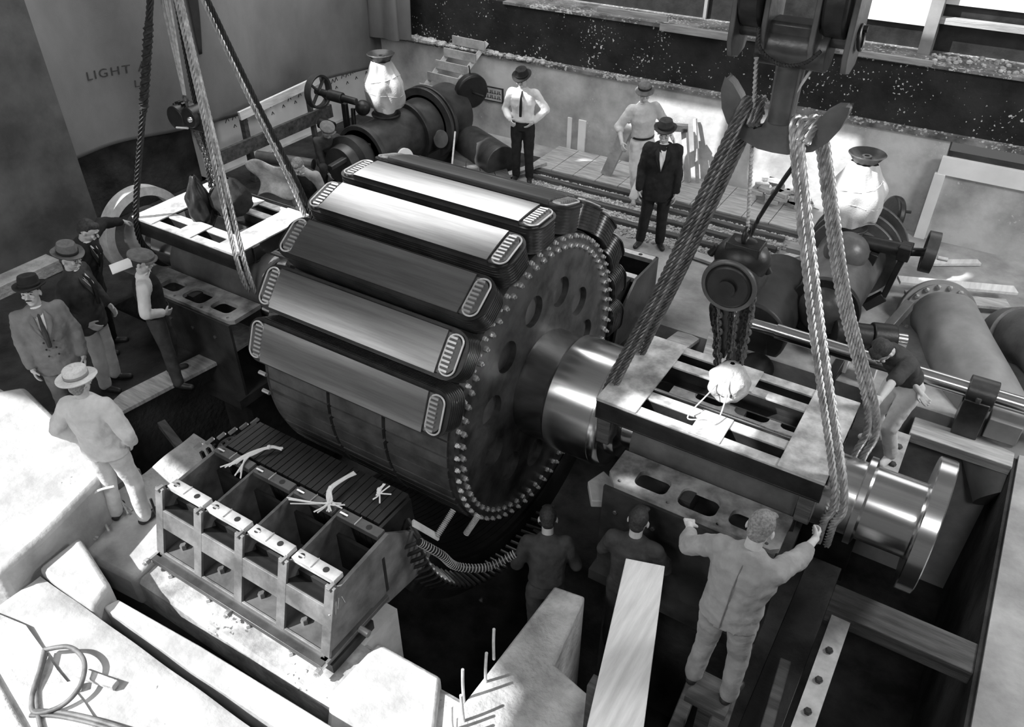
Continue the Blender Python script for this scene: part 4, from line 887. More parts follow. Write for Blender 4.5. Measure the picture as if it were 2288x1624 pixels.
# ================================================================= TURBINE NOZZLE MACHINES
def flanged(mb, p0, p1, r, fr, ft):
    p0 = Vector(p0); p1 = Vector(p1); d = (p1 - p0).normalized()
    mb.cyl(p0, p1, r, n=40); mb.cyl(p0, p0 + d * ft, fr, n=40); mb.cyl(p1 - d * ft, p1, fr, n=40); return mb
def handwheel(parent, c, ax, r, name='handwheel', w=.06, m='casting'):
    a, b, d = frame_of(ax); c = Vector(c); mb = MB()
    mb.lathe([(r, -w), (r, w), (r - .035, w * .8), (r - .04, -w * .8)], c, ax, 40, closed=True)
    for k in range(4):
        t = PI / 4 + k * PI / 2; q = c + (a * math.cos(t) + b * math.sin(t)) * (r - .03); mb.beam(c, q, .045, .03)
    mb.cyl(c - d * .05, c + d * .07, .05, n=16)
    return mb.build(name, m, parent, bevel=.004)
def wrapped_valve(x, y, z, label_t, seed, whx, dark=False):
    """vertical relief valve: black neck, canvas wrap, dished plate on top"""
    v = thing('valve_column', label_t, 'valve', (x, y, z))
    MB().cyl((x, y, z), (x, y, z + .16), .19, n=32).cyl((x, y, z), (x, y, z + .03), .235, n=32).build('neck', 'casting', v, bevel=.006)
    rn = random.Random(seed); ph = [rn.uniform(0, 6) for _ in range(6)]
    def fn(u, w_):
        t = 2 * PI * u; h = w_; base = .275 + .05 * math.sin(PI * min(1, h * 1.25)) - .13 * max(0, (h - .55) / .45) ** 1.2
        q = base * (1 + .07 * math.sin(4 * t + ph[0] + 5 * h) + .05 * math.sin(7 * t + ph[1] - 6 * h) + .03 * math.sin(13 * t + 9 * h + ph[2]))
        return Vector((x + q * math.cos(t), y + q * math.sin(t) * .92, z + .12 + .72 * h + (.03 * math.sin(3 * t + ph[3]) if h < .05 else 0)))
    MB().grid(fn, 60, 24).build('canvas_wrap', 'canvas_white' , v, sharp=70)
    cd_ = MB()
    for k in range(2): cd_.tube([fn(i / 24, .30 + .42 * (i / 24 if k == 0 else 1 - i / 24)) * 1.0 + Vector((0, 0, 0)) for i in range(25)], .007, 5)
    cd_.build('lashing_cord', 'cord', v)
    MB().lathe([(.07, .70), (.10, .80), (.145, .84), (.19, .90), (.215, .925), (.205, .935), (.18, .915), (.12, .87), (.06, .865), (.055, .90), (.03, .90), (.03, .84), (0, .84)], (x, y, z + .02), (0, 0, 1), 40).build('dished_plate', 'casting', v)
    return v
def elbow(mb, path, r, n=28): return mb.tube(path, r, n)
# ---- left machine: long horizontal nozzle body running away from the rotor
LMX = -8.45
t = thing('turbine_nozzle', 'black cast nozzle body with round flanges behind the rotor, under the left canvas-wrapped valve', 'turbine nozzle', (LMX, 9.6, 0))
MB().cyl((LMX, 9.0, .60), (LMX, 10.6, .60), .40, .46, 48).build('nozzle_body', 'casting', t); MB().box(LMX - .35, LMX + .35, 9.1, 11.2, 0, .25).build('plinth', 'concrete_dark', t)
MB().lathe([(.30, 0), (.36, .1), (.40, .3), (.30, .34), (.28, .5)], (LMX, 9.0, .60), (0, -1, 0), 40).build('nose', 'casting', t)
for y, r_ in ((9.0, .47), (9.06, .44), (10.10, .52), (10.60, .62), (10.72, .62)):
    MB().cyl((LMX, y, .60), (LMX, y + .07, .60), r_, n=48).build('flange', 'casting', t, bevel=.008)
MB().cyl((LMX, 10.6, .60), (LMX, 11.4, .60), .50, n=44).build('nozzle_body', 'casting', t)
for y in (9.55, 10.5):
    MB().cyl((LMX + .30, y, .45), (LMX + .50, y - .06, .50), .15, n=24).build('hand_hole_cover', 'plaster' if y < 10 else 'casting_mid', t, bevel=.006)  # front cover coloured white to stand for light on it
MB().beam((LMX + .2, 9.1, .82), (LMX + .1, 8.2, .70), .09, .07).build('bracket_arm', 'casting', t, bevel=.01)
MB().beam((LMX + .33, 9.1, .5), (LMX + .38, 9.7, .6), .05, .04).build('rib', 'casting', t)
wrapped_valve(LMX - .05, 9.75, 1.02, 'left valve column wrapped in white canvas with a dished plate on top', 2, -1)
t2 = thing('valve_gear', 'black spoked handwheel and gearbox standing left of the wrapped valve', 'handwheel', (-9.2, 9.3, .3))
handwheel(t2, (-9.30, 9.12, 1.42), (1, .05, 0), .26)
MB().cyl((-9.3, 9.12, 1.42), (-8.6, 9.2, 1.36), .055, n=16).cyl((-9.1, 9.14, 1.40), (-8.85, 9.17, 1.38), .085, n=16).build('spindle_housing', 'iron', t2, bevel=.01)
MB().beam((-8.95, 9.3, .4), (-8.95, 9.3, 1.25), .09, .07).build('bracket_post', 'iron', t2, bevel=.008)
MB().beam((-8.75, 9.2, .4), (-8.78, 9.3, 1.2), .06, .05).build('bracket_post', 'iron', t2, bevel=.008)
MB().ball((-8.62, 9.35, 1.22), .12, 16).build('gear_dome', 'iron', t2)
MB().cyl((-9.25, 9.0, .98), (-9.0, 9.05, .92), .09, n=20).build('side_drum', 'iron', t2, bevel=.02)
MB().box(-9.1, -8.8, 8.95, 9.3, .0, .85).build('gearbox', 'iron', t2, bevel=.02)
t3 = thing('dark_handwheel', 'dark handwheel with a bent handle behind the left nozzle body near the wooden ladder', 'handwheel', (-8.0, 11.5, .4))
MB().cyl((-8.13, 11.55, 1.0), (-8.0, 11.48, .98), .30, n=36).build('wheel_disc', 'iron', t3, bevel=.03)
MB().cyl((-8.0, 11.48, .98), (-7.72, 11.40, .98), .02, n=8).cyl((-8.05, 11.5, 1.2), (-8.08, 11.5, 1.42), .012, n=8).build('handle', 'iron', t3)
# ladder leaning on the rear wall
t = thing('wooden_ladder', 'wooden step ladder of wide boards leaning against the rear left wall', 'ladder', (-9.0, 12.0, 0))
p0 = Vector((-9.25, 11.75, .45)); p1 = Vector((-8.50, 12.25, 1.62)); wv = Vector((.70, -.05, 0))
for s in (.06, .94): MB().beam(p0 + wv * (s - .5) - (p1 - p0) * .25, p1 + wv * (s - .5), .04, .08).build('side_rail', 'wood_pale', t)
for k in range(6):
    c = p0.lerp(p1, (k + .3) / 5.6); MB().beam(c - wv * .52 + Vector((0, -.06, .02)), c + wv * .52 + Vector((0, -.06, .02)), .03, .15, 0).build('step', 'wood', t, bevel=.003)
# blocks propped by the nozzle
solo('dark_pipe', MB().cyl((-7.9, 11.2, .20), (-6.9, 10.7, .20), .30, n=36), 'casting', 'short dark pipe lying on the floor behind the white-shirted man', 'pipe', bevel=.01)
solo('thin_rod', MB().cyl((-7.55, 10.3, .75), (-7.2, 9.6, .05), .016, n=8), 'machined', 'thin light rod leaning on the left nozzle body flange', 'rod')
# ---- right machine
RMX = -1.15
t = thing('turbine_nozzle', 'black and grey cast nozzle body with domed cover under the right canvas-wrapped valve', 'turbine nozzle', (RMX, 9.2, 0))
MB().cyl((RMX, 8.7, .42), (RMX, 10.3, .52), .36, .44, 44).build('nozzle_body', 'casting_mid', t)
for y, r_ in ((9.9, .54), (10.05, .58), (10.3, .60)): MB().cyl((RMX, y, .5), (RMX, y + .05, .5), r_, n=48).build('flange', 'casting_mid', t, bevel=.008)
MB().cyl((RMX + .02, 8.62, .42), (RMX + .02, 8.70, .42), .40, n=44).build('cover_flange', 'iron', t, bevel=.008)
MB().lathe([(.30, 0), (.27, .09), (.19, .16), (.08, .19), (0, .20)], (RMX + .02, 8.62, .42), (0, -1, 0), 36).build('domed_cover', 'casting', t)
MB().ball((RMX, 9.35, .85), .26, 24, 1, 1, .9).build('valve_chest', 'casting_mid', t)
MB().box(RMX - 1.0, RMX - .35, 8.0, 9.4, -.2, .40).build('governor_case', 'stator_dark', t, bevel=.06)
MB().cyl((RMX - .62, 8.0, .22), (RMX - .62, 9.2, .30), .42, n=32).build('governor_case', 'stator_dark', t, bevel=.03)
MB().cyl((RMX - .42, 7.45, -.1), (RMX - .42, 7.9, -.1), .19, n=32).build('drain_pipe', 'iron', t, bevel=.02)
MB().box(RMX - .70, RMX - .30, 9.40, 9.6, .62, .68).build('cover_plate', 'wood_grey', t)
wrapped_valve(RMX - .12, 9.82, .94, 'right valve column wrapped in torn white canvas with a dished plate on top', 11, 1)
t2 = thing('valve_gear', 'black horizontal valve spindle ending in a wide solid handwheel at the right', 'handwheel', (-.6, 9.6, .3))
MB().cyl((-1.05, 9.55, .93), (-.50, 9.60, .92), .085, n=20).cyl((-.5, 9.60, .92), (-.30, 9.70, .92), .05, n=16).box(-.62, -.48, 9.48, 9.70, .83, 1.0).build('spindle_housing', 'iron', t2, bevel=.01)
MB().beam((-.55, 9.6, .85), (-.62, 9.55, .3), .07, .10).beam((-.62, 9.55, .3), (-.80, 9.50, .12), .10, .12).beam((-.85, 9.5, .85), (-.95, 9.5, .3), .10, .12).build('bracket', 'iron', t2, bevel=.01)
a_ = Vector((1, .10, -.03)).normalized()
handwheel(t2, Vector((-.30, 9.72, .92)), a_, .245, w=.065, m='casting')
MB().cyl(Vector((-.20, 9.66, .90)), Vector((-.09, 9.67, .90)), .025, n=10).build('spindle_end', 'machined', t2)
t3 = thing('dark_handwheel', 'dark round wheel with short handle behind the right valve column', 'handwheel', (-.85, 10.8, .4))
MB().cyl((-.95, 10.75, .78), (-.86, 10.80, .76), .28, n=36).build('wheel_disc', 'iron', t3, bevel=.03)
MB().box(-.98, -.88, 10.72, 10.82, 0, .75).build('stand', 'iron', t3)
MB().cyl((-.86, 10.80, .86), (-.70, 10.86, .86), .02, n=8).build('handle', 'iron', t3)
# linkage and lower gear right of the machine
t = thing('deflector_gear', 'dark lever bracket with polished pin between the right nozzle and the big pipe bend', 'linkage', (-.5, 8.6, 0))
MB().cyl((-.92, 8.35, .35), (-.55, 8.50, .33), .14, n=24).cyl((-.55, 8.50, .33), (-.32, 8.60, .32), .17, n=24).build('bearing_block', 'iron', t, bevel=.012)
MB().cyl((-.34, 8.60, .32), (-.20, 8.65, .31), .085, n=20).build('pin', 'polished', t)
MB().beam((-.45, 8.55, .35), (-.30, 9.05, .55), .10, .14).build('lever', 'casting_mid', t, bevel=.01)
MB().box(-.86, -.66, 8.1, 8.35, .02, .22).build('pad_block', 'plaster', t, bevel=.008)
MB().box(-.52, -.36, 8.05, 8.25, .0, .28).build('pad_block', 'plaster', t, bevel=.008)
MB().beam((-.70, 8.45, .3), (-.78, 7.9, -.05), .10, .18).build('side_arm', 'iron', t, bevel=.01)
# long horizontal governor shaft, parallel to the rotor
t = thing('horizontal_shaft', 'long polished horizontal shaft crossing the right side behind the bent worker', 'shaft', (.2, 7.85, .3))
MB().cyl((-1.75, 7.85, .46), (-1.45, 7.85, .46), .07, n=28).cyl((-1.45, 7.85, .46), (-1.40, 7.85, .46), .085, n=28).cyl((-1.4, 7.85, .46), (3.0, 7.85, .46), .085, n=32).build('shaft', 'polished', t)
t = thing('shaft_bearing', 'dark rusty two-bolt bearing holding the long polished shaft near the right edge', 'bearing', (.62, 7.85, 0))
MB().cyl((.50, 7.85, .46), (.76, 7.85, .46), .155, n=32).build('cap', 'casting', t, bevel=.008)
MB().box(.50, .74, 7.68, 8.02, .0, .44).build('body', 'casting', t, bevel=.01)
MB().box(.78, 1.08, 7.72, 7.95, .05, .28).build('pad_block', 'pipe_paint', t, bevel=.008)
for yy in (7.70, 8.0): MB().hexa((.62, yy, .44), (0, 0, 1), .03, .05).build('bolt', 'casting_mid', t)
# big pipe bend with bolted flange
t = thing('inlet_pipe', 'large pale grey tapering pipe with a ring of bright bolt heads at the right', 'pipe', (.3, 8.8, 0))
c = Vector((.04, 9.72, .10)); ax = Vector((.30, -.75, .42)).normalized(); a, b, d = frame_of(ax)
MB().cyl(c - d * .16, c, .42, n=56).cyl(c - d * .14, c - d * .05, .47, n=56).build('flange', 'pipe_paint', t, bevel=.008)
MB().tube([c, c + d * .25 + Vector((0, 0, .02)), Vector((.36, 9.02, .16)), Vector((.66, 8.55, .02)), Vector((1.0, 8.1, -.2)), Vector((1.3, 7.7, -.5))], [.33, .345, .36, .38, .40, .42], 44).build('pipe_barrel', 'pipe_paint', t)
for k in range(18):
    u = 2 * PI * k / 18; q = c + (a * math.cos(u) + b * math.sin(u)) * .385; MB().hexa(q, d, .032, .04).ball(q + d * .045, .022, 8).build('bolt', 'bolt', t)
t = thing('inlet_pipe', 'second dark grey pipe bend cut by the right edge of the photo', 'pipe', (1.3, 9.4, 0))
MB().tube(smooth_path([(.85, 9.75, -.1), (1.0, 9.62, .22), (1.25, 9.3, .30), (1.6, 8.7, .1), (1.9, 8.2, -.2)], 6), .36, 40).build('pipe_barrel', 'casting_mid', t)
MB().cyl((.85, 9.8, .0), (.95, 9.66, .12), .42, n=40).build('flange', 'casting_mid', t)
# ================================================================= PEOPLE
cloud = bpy.data.textures.new('folds', 'CLOUDS'); cloud.noise_scale = .11; cloud.noise_depth = 2
def remesh(o, vox, disp=0, sm=2):
    r_ = o.modifiers.new('merge', 'REMESH'); r_.mode = 'VOXEL'; r_.voxel_size = vox; r_.use_smooth_shade = True
    s_ = o.modifiers.new('soft', 'SMOOTH'); s_.iterations = sm; s_.factor = .5
    if disp:
        d_ = o.modifiers.new('folds', 'DISPLACE'); d_.texture = cloud; d_.strength = disp; d_.mid_level = .5; d_.texture_coords = 'LOCAL'
    return o
class Fig(MB):
    def cap(s, a, b, ra, rb, n=12):
        a = Vector(a); b = Vector(b); d = b - a; L = d.length
        if L < 1e-5: return s.ball(a, ra, n)
        prof = [(0, -ra)] + [(ra * math.sin(t), -ra * math.cos(t)) for t in (.5, 1.0)] + [(ra, 0), (rb, L)] + [(rb * math.cos(t), L + rb * math.sin(t)) for t in (.55, 1.1)] + [(0, L + rb)]
        return s.lathe(prof, a, d, n)
    def chain(s, pts, rs, n=12):
        for i in range(len(pts) - 1): s.cap(pts[i], pts[i + 1], rs[i], rs[i + 1], n)
        return s
    def loft(s, rings, n=20):                     # rings: (center, side vector*halfwidth, front vector*halfdepth)
        vs = []
        for c, a, b in rings:
            for i in range(n):
                t = 2 * PI * i / n; vs.append(c + a * math.cos(t) + b * math.sin(t))
        m = len(rings); fs = [(j * n + i, j * n + (i + 1) % n, (j + 1) * n + (i + 1) % n, (j + 1) * n + i) for j in range(m - 1) for i in range(n)]
        fs += [tuple(range(n))[::-1], tuple((m - 1) * n + i for i in range(n))]
        return s.add(vs, fs)
def hand(F, w, d, pn, side, curl=.5, sc=1.0, spread=.12):
    """five-fingered hand: w wrist, d pointing direction, pn palm normal, side +1/-1 tells where the thumb is"""
    d = Vector(d).normalized(); pn = Vector(pn); pn = (pn - d * pn.dot(d)).normalized(); sdv = d.cross(pn) * side
    F.cap(w, w + d * .03 * sc, .026 * sc, .028 * sc); k0 = w + d * .085 * sc
    for i in range(4):
        o = (i - 1.5) * .0205 * sc; F.cap(w + d * .02 * sc - sdv * o * .6, k0 - sdv * o, .0145 * sc, .0125 * sc, 8)
    for i, L in enumerate((.072, .080, .075, .060)):
        o = (i - 1.5) * .0205 * sc; p = k0 - sdv * o; dd = (d - sdv * (i - 1.5) * spread * .5).normalized(); c = 0
        for j, f in enumerate((.45, .32, .23)):
            c += curl * (.5 if j == 0 else .75); v = dd * math.cos(c) + pn * math.sin(c); q = p + v * L * f * sc
            F.cap(p, q, (.0105 - .001 * j) * sc, (.0098 - .001 * j) * sc, 8); p = q
    p = w + d * .025 * sc + sdv * .026 * sc; v = (d * .62 + sdv * .65 + pn * (.25 + .3 * curl)).normalized(); q = p + v * .042 * sc
    F.cap(p, q, .0155 * sc, .012 * sc, 8); v2 = (d * .8 + sdv * .2 + pn * (.35 + .5 * curl)).normalized(); q2 = q + v2 * .035 * sc; F.cap(q, q2, .0118 * sc, .0095 * sc, 8)
def person(label, loc, heading, h=1.74, lean=(0, 0), bend=0, twist=0, head=(0, 0), hipz=None, L=None, Rr=None, legs=None, top='shirt', topm='white_cloth', trm='dark_cloth', sleeves='long', vest=None, hat=None, hatm='felt', tie=None, hair='hair', shoem='leather', moust=False, jacket_hem=.76, collar=True, belt=None, curl=(.5, .5), palm=None, grp=None, glasses=False, buttons=False, bulk=None, cuff=.88, seam=False, skinvox=.0075):
    s = h / 1.76; bk = bulk if bulk else (1.13 if top == 'jacket' else 1.06)
    root = thing('person', label, 'person', (0, 0, 0), grp)
    Hm = Matrix.Rotation(R(heading), 4, 'Z'); Hi = Hm.inverted(); locv = Vector(loc)
    hz = hipz if hipz is not None else .93 * s
    hip = Vector((lean[0] * 0, 0, hz))
    pitch, roll = R(lean[0]), R(lean[1])
    def rot(t): return Matrix.Rotation(R(twist) * t, 3, 'Z') @ Matrix.Rotation(-(pitch + R(bend) * t) , 3, 'X') @ Matrix.Rotation(roll, 3, 'Y')
    # spine, bending forward progressively
    sp = [hip]; dirs = []; seg = .54 * s / 6
    for i in range(6):
        m_ = rot((i + .5) / 6); dirs.append(m_); sp.append(sp[-1] + (m_ @ Vector((0, 0, 1))) * seg)
    chestm = dirs[-1]
    def ringc(z):                                  # z is height above the floor of a standing 1.76 m body
        t = (z - .93) / .54 * 6
        if t <= 0: return hip + Vector((0, 0, (z - .93) * s)), dirs[0]
        i = min(int(t), 5); return sp[i] + (sp[i + 1] - sp[i]) * (t - i), dirs[min(i, 5)]
    def ring(z, hw, hd, oy=0):
        c, m_ = ringc(z); return (c + m_ @ Vector((0, oy * s, 0)), (m_ @ Vector((1, 0, 0))) * hw * s, (m_ @ Vector((0, 1, 0))) * hd * s)
    sh = {}
    for sd in (-1, 1): c, m_ = ringc(1.405); sh[sd] = c + m_ @ Vector((sd * .178 * s, -.005, 0))
    nb, _ = ringc(1.45)
    def tolocal(p):
        if p[0] == 'w': return Hi @ (Vector(p[1:]) - locv)
        return chestm @ (Vector(p) * s) + (ringc(1.30)[0]) if p[0] != 'a' else Vector(p[1:]) * s
    arms = {}
    for sd, spec in ((-1, L), (1, Rr)):
        if spec is None: spec = ((sd * .235, -.01, -.20), (sd * .235, .07, -.44))
        el, wr = tolocal(spec[0]), tolocal(spec[1])
        S0 = sh[sd]; u, f_ = .30 * s, .27 * s
        d_ = wr - S0; D = d_.length
        if D > (u + f_) * .995: wr = S0 + d_.normalized() * (u + f_) * .995; d_ = wr - S0; D = d_.length
        # keep the limb lengths: put the elbow on the circle nearest the wanted point
        x_ = (u * u - f_ * f_ + D * D) / (2 * D); hh = math.sqrt(max(u * u - x_ * x_, 0)); dn = d_.normalized(); pe = el - S0; pe = pe - dn * pe.dot(dn)
        pe = pe.normalized() if pe.length > 1e-4 else Vector((0, 0, -1)); el = S0 + dn * x_ + pe * hh
        arms[sd] = (S0, el, wr)
    lg = {}
    for sd in (-1, 1):
        hj = hip + Vector((sd * .092 * s, 0, -.02 * s))
        if legs and legs[0 if sd < 0 else 1]:
            kn, an, ft = legs[0 if sd < 0 else 1]; kn = Vector(kn) * s; an = Vector(an) * s; ft = Vector(ft).normalized()
        else: kn = Vector((sd * .10 * s, .015 * s, .50 * s)); an = Vector((sd * .11 * s, -.02 * s, .085 * s)); ft = Vector((sd * .18, 1, 0)).normalized()
        lg[sd] = (hj, kn, an, ft)
    # head frame
    hm = chestm @ Matrix.Rotation(R(-head[1]) , 3, 'X') if False else (Matrix.Rotation(R(head[0]), 3, 'Z') @ Matrix.Rotation(-(pitch + R(bend)) * .75 - R(head[1]), 3, 'X') @ Matrix.Rotation(roll * .6, 3, 'Y'))
    nk = nb + chestm @ Vector((0, .005, .05 * s)); hc = nk + (chestm @ Vector((0, .25, 1)).normalized()) * .018 * s + hm @ Vector((0, .012, .108)) * s
    X = lambda x, y, z: hc + hm @ (Vector((x, y, z)) * s * 1.07)
    hm4 = hm.to_4x4()
    # ---- skin: one continuous body
    F = Fig()
    F.ball(X(0, -.012, .025), .1 * s, 18, .78, .98, .98, hm); F.ball(X(0, .012, -.045), .075 * s, 14, .80, .92, .95, hm); F.ball(X(0, .035, -.088), .036 * s, 10, 1.0, 1, .75, hm)
    F.cap(X(0, .082, .012), X(0, .104, -.022), .009 * s, .0145 * s, 8); F.cap(X(-.03, .083, .028), X(.03, .083, .028), .010 * s, .010 * s, 8)
    F.cap(X(-.022, .082, -.062), X(.022, .082, -.062), .0085 * s, .0085 * s, 8)
    for sd in (-1, 1): F.ball(X(sd * .079, -.008, -.008), .028 * s, 8, .35, .7, 1.1, hm); F.ball(X(sd * .04, .068, -.02), .022 * s, 8, 1, .8, .9, hm)
    F.cap(nb, X(0, -.02, -.06), .056 * s, .055 * s)
    F.loft([ring(.90, .14, .10), ring(1.05, .13, .09), ring(1.25, .15, .10), ring(1.38, .15, .085), ring(1.46, .07, .055)])
    for sd in (-1, 1):
        S0, el, wr = arms[sd]; F.cap(nb - Vector((0, 0, .03)), S0, .05 * s, .052 * s); F.chain([S0, el, el.lerp(wr, .3), wr], [.048 * s, .038 * s, .040 * s, .026 * s])
        d_ = (wr - el).normalized(); pn = Vector(palm[0 if sd < 0 else 1]) if palm and palm[0 if sd < 0 else 1] else Vector((-sd, 0, -.2))
        if palm and palm[0 if sd < 0 else 1] and len(palm[0 if sd < 0 else 1]) == 3: pass
        hand(F, wr, d_, pn, 1 if sd > 0 else -1, curl[0 if sd < 0 else 1], s)
        hj, kn, an, ft = lg[sd]; F.chain([hj, kn, kn.lerp(an, .35), an], [.075 * s, .052 * s, .052 * s, .036 * s]); F.cap(an - Vector((0, 0, .03 * s)), an + ft * .10 * s - Vector((0, 0, .045 * s)), .03 * s, .025 * s)
    remesh(F.build('body', 'skin', root), skinvox, 0, 1)
    # face details
    for sd in (-1, 1):
        MB().ball(X(sd * .032, .083, .008), .0085 * s, 8, 1.3, .6, .75, hm).build('eye', 'eye', root)
        MB().tube([X(sd * .015, .094, .028), X(sd * .033, .093, .034), X(sd * .052, .080, .027)], .004 * s, 6).build('eyebrow', hair, root)
    if moust: MB().tube([X(-.03, .088, -.050), X(0, .101, -.043), X(.03, .088, -.050)], [.004 * s, .008 * s, .004 * s], 6).build('moustache', hair, root)
    if glasses:
        g = MB()
        for sd in (-1, 1): g.torus(X(sd * .033, .098, .008), hm @ Vector((0, 1, 0)), .02 * s, .002, 16, 4)
        g.build('spectacles', 'iron', root)
    # hair
    hb = Fig(); hb.ball(X(0, -.022, .036), .1 * s, 16, .83, .97, .96, hm)
    if not hat: hb.ball(X(0, .045, .085), .05 * s, 10, 1.2, .9, .6, hm); hb.ball(X(.03, .03, .10), .035 * s, 8, 1.2, 1, .6, hm)
    hb.ball(X(0, -.06, -.02), .065 * s, 10, 1.05, .7, .9, hm)
    ho = hb.build('hair', hair, root); remesh(ho, .009, .01, 1)
    # ---- trousers
    T = Fig(); T.loft([ring(.84, .155, .115), ring(.92, .168, .12), ring(1.02, .152, .108), ring(1.06, .148, .104)])
    for sd in (-1, 1):
        hj, kn, an, ft = lg[sd]; T.chain([hj + Vector((0, 0, -.02)), hj.lerp(kn, .5), kn, kn.lerp(an, .5), an + Vector((0, 0, .0))], [.105 * s, .092 * s, .078 * s, .072 * s, .068 * s], 14)
    remesh(T.build('trousers', trm, root), .014, .020, 3)
    # ---- shoes
    for sd in (-1, 1):
        hj, kn, an, ft = lg[sd]; S_ = Fig(); b0 = an + Vector((0, 0, -.045 * s)); S_.cap(b0 - ft * .035 * s, b0 + ft * .04 * s, .042 * s, .044 * s); S_.cap(b0 + ft * .03 * s - Vector((0, 0, .008)), b0 + ft * .155 * s - Vector((0, 0, .012)), .044 * s, .036 * s); S_.cap(an + Vector((0, 0, .015)), b0, .045 * s, .043 * s)
        remesh(S_.build('shoe', shoem, root), .010, 0, 2)
    # ---- upper garment
    U = Fig(); coat = top == 'jacket'; e = .012 if coat else 0
    rings = []
    if coat: rings = [ring(jacket_hem, .185, .135), ring(.86, .185, .135)]
    elif top == 'loose': rings = [ring(.86, .175, .13)]
    else: rings = [ring(.98, .152, .112)]
    rings += [ring(1.0, .168 + e, .125 + e), ring(1.12, .160 + e, .115 + e), ring(1.25, .178 + e, .125 + e, .005), ring(1.36, .182 + e, .112 + e), ring(1.43, .145 + e, .085 + e), ring(1.47, .095 + e, .068 + e), ring(1.50, .066 + e * .5, .06)]
    U.loft([(c_, a_ * bk, b_ * bk) for c_, a_, b_ in rings])
    er = (.014 if coat else .008)
    for sd in (-1, 1):
        S0, el, wr = arms[sd]; U.cap(nb - Vector((0, 0, .05)) * s, S0, .06 * s, (.066 + er) * s)
        if sleeves == 'long': U.chain([S0, S0.lerp(el, .5), el, el.lerp(wr, cuff * .5), el.lerp(wr, cuff)], [(.066 + er) * s, (.060 + er) * s, (.055 + er) * s, (.048 + er) * s, (.041 + er) * s])
        elif sleeves == 'rolled': U.chain([S0, S0.lerp(el, .5), el, el.lerp(wr, .22)], [(.068 + er) * s, (.062 + er) * s, (.060 + er) * s, (.056 + er) * s])
        else: U.chain([S0, S0.lerp(el, .8)], [(.068 + er) * s, (.066 + er) * s])
    remesh(U.build({'jacket': 'jacket', 'shirt': 'shirt', 'loose': 'smock'}[top], topm, root), .013, .036 if coat else .024, 2)
    if vest:
        V = Fig(); V.loft([ring(.96, .192, .152), ring(1.12, .186, .146), ring(1.25, .198, .156, .003), ring(1.36, .172, .142), ring(1.43, .118, .112), ring(1.46, .09, .09)]); V.v = [v for v in V.v]; remesh(V.build('waistcoat', vest, root), .012, .012, 1)
    def fr(z, x=0, o=0): c, m_ = ringc(z); return c + m_ @ (Vector((x, o, 0)) * s)
    if coat and collar:
        MB().add([fr(1.46, -.045, .082), fr(1.46, .045, .082), fr(1.33, .035, .166), fr(1.16, 0, .174), fr(1.33, -.035, .166)], [(0, 1, 2, 3, 4)]).build('shirt_front', 'white_cloth', root, solid=.006, fix=False)
        lp = MB()
        for sd in (-1, 1): lp.add([fr(1.47, sd * .055, .078), fr(1.40, sd * .10, .132), fr(1.33, sd * .09, .166), fr(1.14, sd * .005, .180), fr(1.30, sd * .032, .174)], [(0, 1, 2, 3, 4)])
        lp.build('lapels', topm, root, solid=.008, fix=False)
    if collar: MB().torus(nb + chestm @ Vector((0, .006, .03)) * s, chestm @ Vector((0, -.25, 1)), .062 * s, .012 * s, 20, 6).build('collar', 'white_cloth' if coat or vest else topm, root)
    if tie: MB().tube([fr(1.455, 0, .075), fr(1.38, 0, .155), fr(1.25, 0, .182), fr(1.10, .006, .172)], [.012, .016, .024, .02], 8).build('necktie', tie, root)
    if buttons:
        bt = MB()
        for z in (1.0, 1.08, 1.16):
            for x in (-.045, .045): bt.ball(fr(z, x, .176), .010, 8)
        bt.build('buttons', 'leather', root)
    if seam: MB().tube([fr(z, 0, -o) for z, o in ((1.44, .100), (1.36, .140), (1.25, .160), (1.12, .148), (1.0, .158), (.90, .160))], .004, 6).build('back_seam', 'felt', root)
    if belt: c, m_ = ringc(1.0); MB().lathe([(.165 * s, -.016), (.170 * s, -.016), (.170 * s, .016), (.165 * s, .016)], c, m_ @ Vector((0, 0, 1)), 28, closed=True).build('belt', belt, root)
    # ---- hat
    if hat:
        hb_ = MB(); tilt = hm @ Matrix.Rotation(R(-4), 3, 'X'); o = X(0, -.008, .062)
        def hp(r, t, z, ey=1.12): return o + tilt @ (Vector((r * math.cos(t), r * ey * math.sin(t), z)) * s)
        if hat == 'cap':
            prof = [(.098, -.008), (.128, .018), (.125, .038), (.09, .058), (.03, .064), (.0, .064)]; br_ = 0
        elif hat == 'boater': prof = [(.155, -.004), (.157, .004), (.092, .010), (.090, .078), (.082, .088), (0, .090)]; br_ = 0
        elif hat == 'bucket': prof = [(.135, -.022), (.137, -.016), (.092, .012), (.088, .07), (.07, .092), (0, .098)]; br_ = .0
        else: prof = [(.142, -.004), (.145, .006), (.094, .006), (.090, .075), (.080, .108), (.045, .112), (0, .085)]; br_ = .018
        n = 32; vs = []
        for r, z in prof:
            for i in range(n):
                t = 2 * PI * i / n; zz = z + (br_ * abs(math.cos(t)) if r > .13 else 0) - (.008 * (math.sin(t) > .5) if r > .13 else 0)
                pin = 1 - (.16 * math.exp(-((t - PI / 2 - .5) ** 2) * 6) + .16 * math.exp(-((t - PI / 2 + .5) ** 2) * 6)) if (hat == 'fedora' and z > .07) else 1
                vs.append(hp(r * pin, t, zz))
        m = len(prof); hb_.add(vs, [(j * n + i, j * n + (i + 1) % n, (j + 1) * n + (i + 1) % n, (j + 1) * n + i) for j in range(m - 1) for i in range(n)])
        ht = hb_.build('hat', hatm, root, sharp=50, solid=.004)
